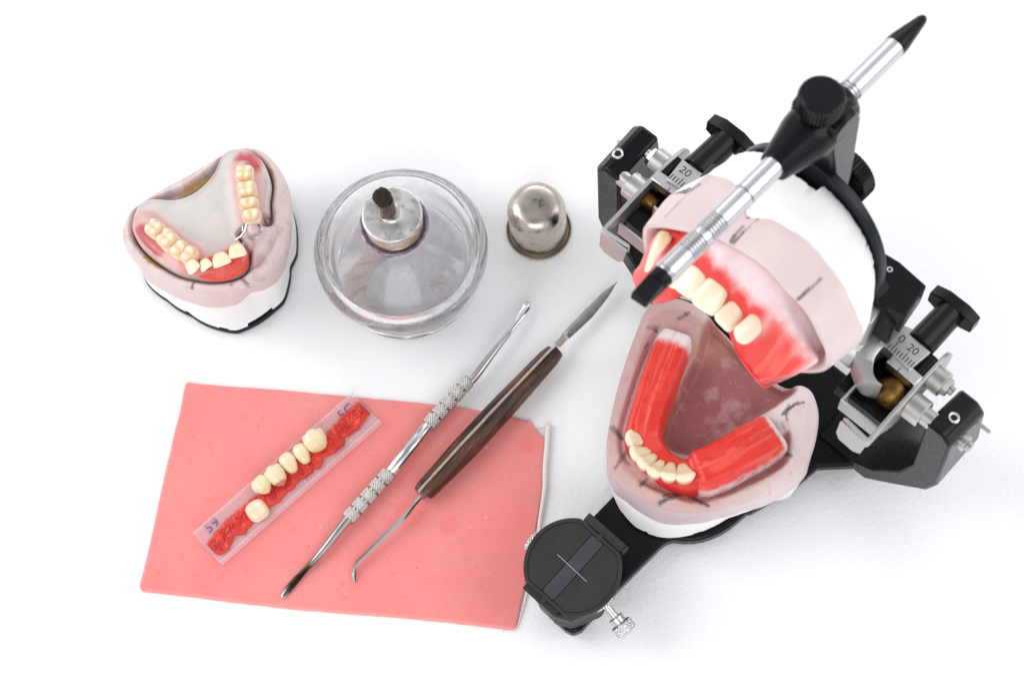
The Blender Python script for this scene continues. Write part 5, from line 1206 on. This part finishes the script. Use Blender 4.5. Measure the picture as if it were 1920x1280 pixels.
    for sg in (-1, 1):
        half = [(x*.915, y*.915) for x, y in disc if x*sg > 3.2]
        half = sorted(half, key=lambda p: math.atan2(p[1], p[0]*sg)); half = [(3.1*sg, half[0][1])] + half + [(3.1*sg, half[-1][1])]
        MB().prism(fr, half, -.6, -.12, 'z').build('table_wing', K, t, smooth=30, bevel=.12)
    MB().prism(fr, [(-2.75, -13.2), (-1.9, -14), (1.9, -14), (2.75, -13.2), (2.75, 13.2), (1.9, 14), (-1.9, 14), (-2.75, 13.2)], -.6, .02, 'z').build('table_insert', M['insert'], t, smooth=30, bevel=.12)
    a0, a1 = fr.inv(at(1045, 1039, 29.2)), fr.inv(at(1100, 1089, 29.2)); dd = nrm((a1-a0)*[1, 1, 0]); pp = np.array([-dd[1], dd[0], 0])*.07; a0[2] = a1[2] = 0
    V = [a0-pp, a1-pp, a1+pp, a0+pp]; V = fr([v*[1, 1, 0] + [0, 0, .05] for v in V]) ; MB().add(V, [(0, 1, 2, 3)]).build('scribed_line', mat('bright_scratch', (.7, .69, .66), .4), t)
    MB().cyl(fr((-3.2, -15.6, -.9)), fr((3.2, -15.6, -.9)), .01, n=6)
    # hinge lugs fore and aft
    MB().box(fr, (-9, -19.4, -4.6), (9.2, -15.9, -.3)).cyl(fr((9.2, -17.6, -2.4)), fr((10.6, -17.6, -2.4)), 1.9, n=24).box(fr, (-.8, -17.2, -.3), (.8, -13.4, .3)).build('rear_lug', K, t, smooth=30, bevel=.35)
    MB().box(fr, (-9, 15.4, -6.8), (7, 18.2, -1.6)).box(fr, (-.8, 13.4, -.4), (.8, 17.2, .25)).build('front_lug', K, t, smooth=30, bevel=.5)
    # carrier under the table
    mb = MB(); car = [LO.inv(at(*p, 16))[:2] for p in [(988,1100),(1040,1040),(1130,1060),(1150,1100),(1128,1148),(1072,1172),(1040,1162)]]
    mb.prism(LO, car, 9.4, 22.5, 'z'); mb.build('table_carrier', K, t, smooth=30, bevel=1.0)
    # chrome screws
    c1 = at(1136, 1134, 20); c2 = at(1165, 1170, 17); dv = nrm(c2-c1)
    def kq(h, th, R): return .42*np.abs(np.sin(10*th + h*1.9))*np.abs(np.sin(10*th - h*1.9))*(R > 3.6) - .15
    MB().lathe(c1 - dv*2.5, dv, [(3, 0)] + [(3.9, q) for q in np.linspace(.2, 2.6, 10)] + [(3, 2.8)], 112, rfun=kq).build('lock_collar', M['alu'], t, smooth=40)
    MB().cyl(c1, c1 + dv*7.2, 1.55, n=32).cyl(c1 + dv*5.6, c1 + dv*8.4, 2.9, 2.9, n=40).build('table_screw', M['steel'], t, smooth=40)
    MB().lathe(c1 + dv*8.3, dv, [(2.8, 0), (3.7, .3)] + [(4.05, q) for q in np.linspace(.6, 4.0, 16)] + [(3.3, 4.8), (.2, 5.2)], 112, rfun=kq).build('screw_knob', M['alu'], t, smooth=40)
    c3 = at(1000, 1016, 20); dv = nrm(c3 - at(1060, 1062, 22))
    MB().lathe(c3 - dv*3.4, dv, [(2.4, 0)] + [(3.9, q) for q in np.linspace(.6, 4.4, 16)] + [(3.0, 4.8), (.2, 5.0)], 112, rfun=kq).build('side_knob', M['alu'], t, smooth=40)
build_articulator()
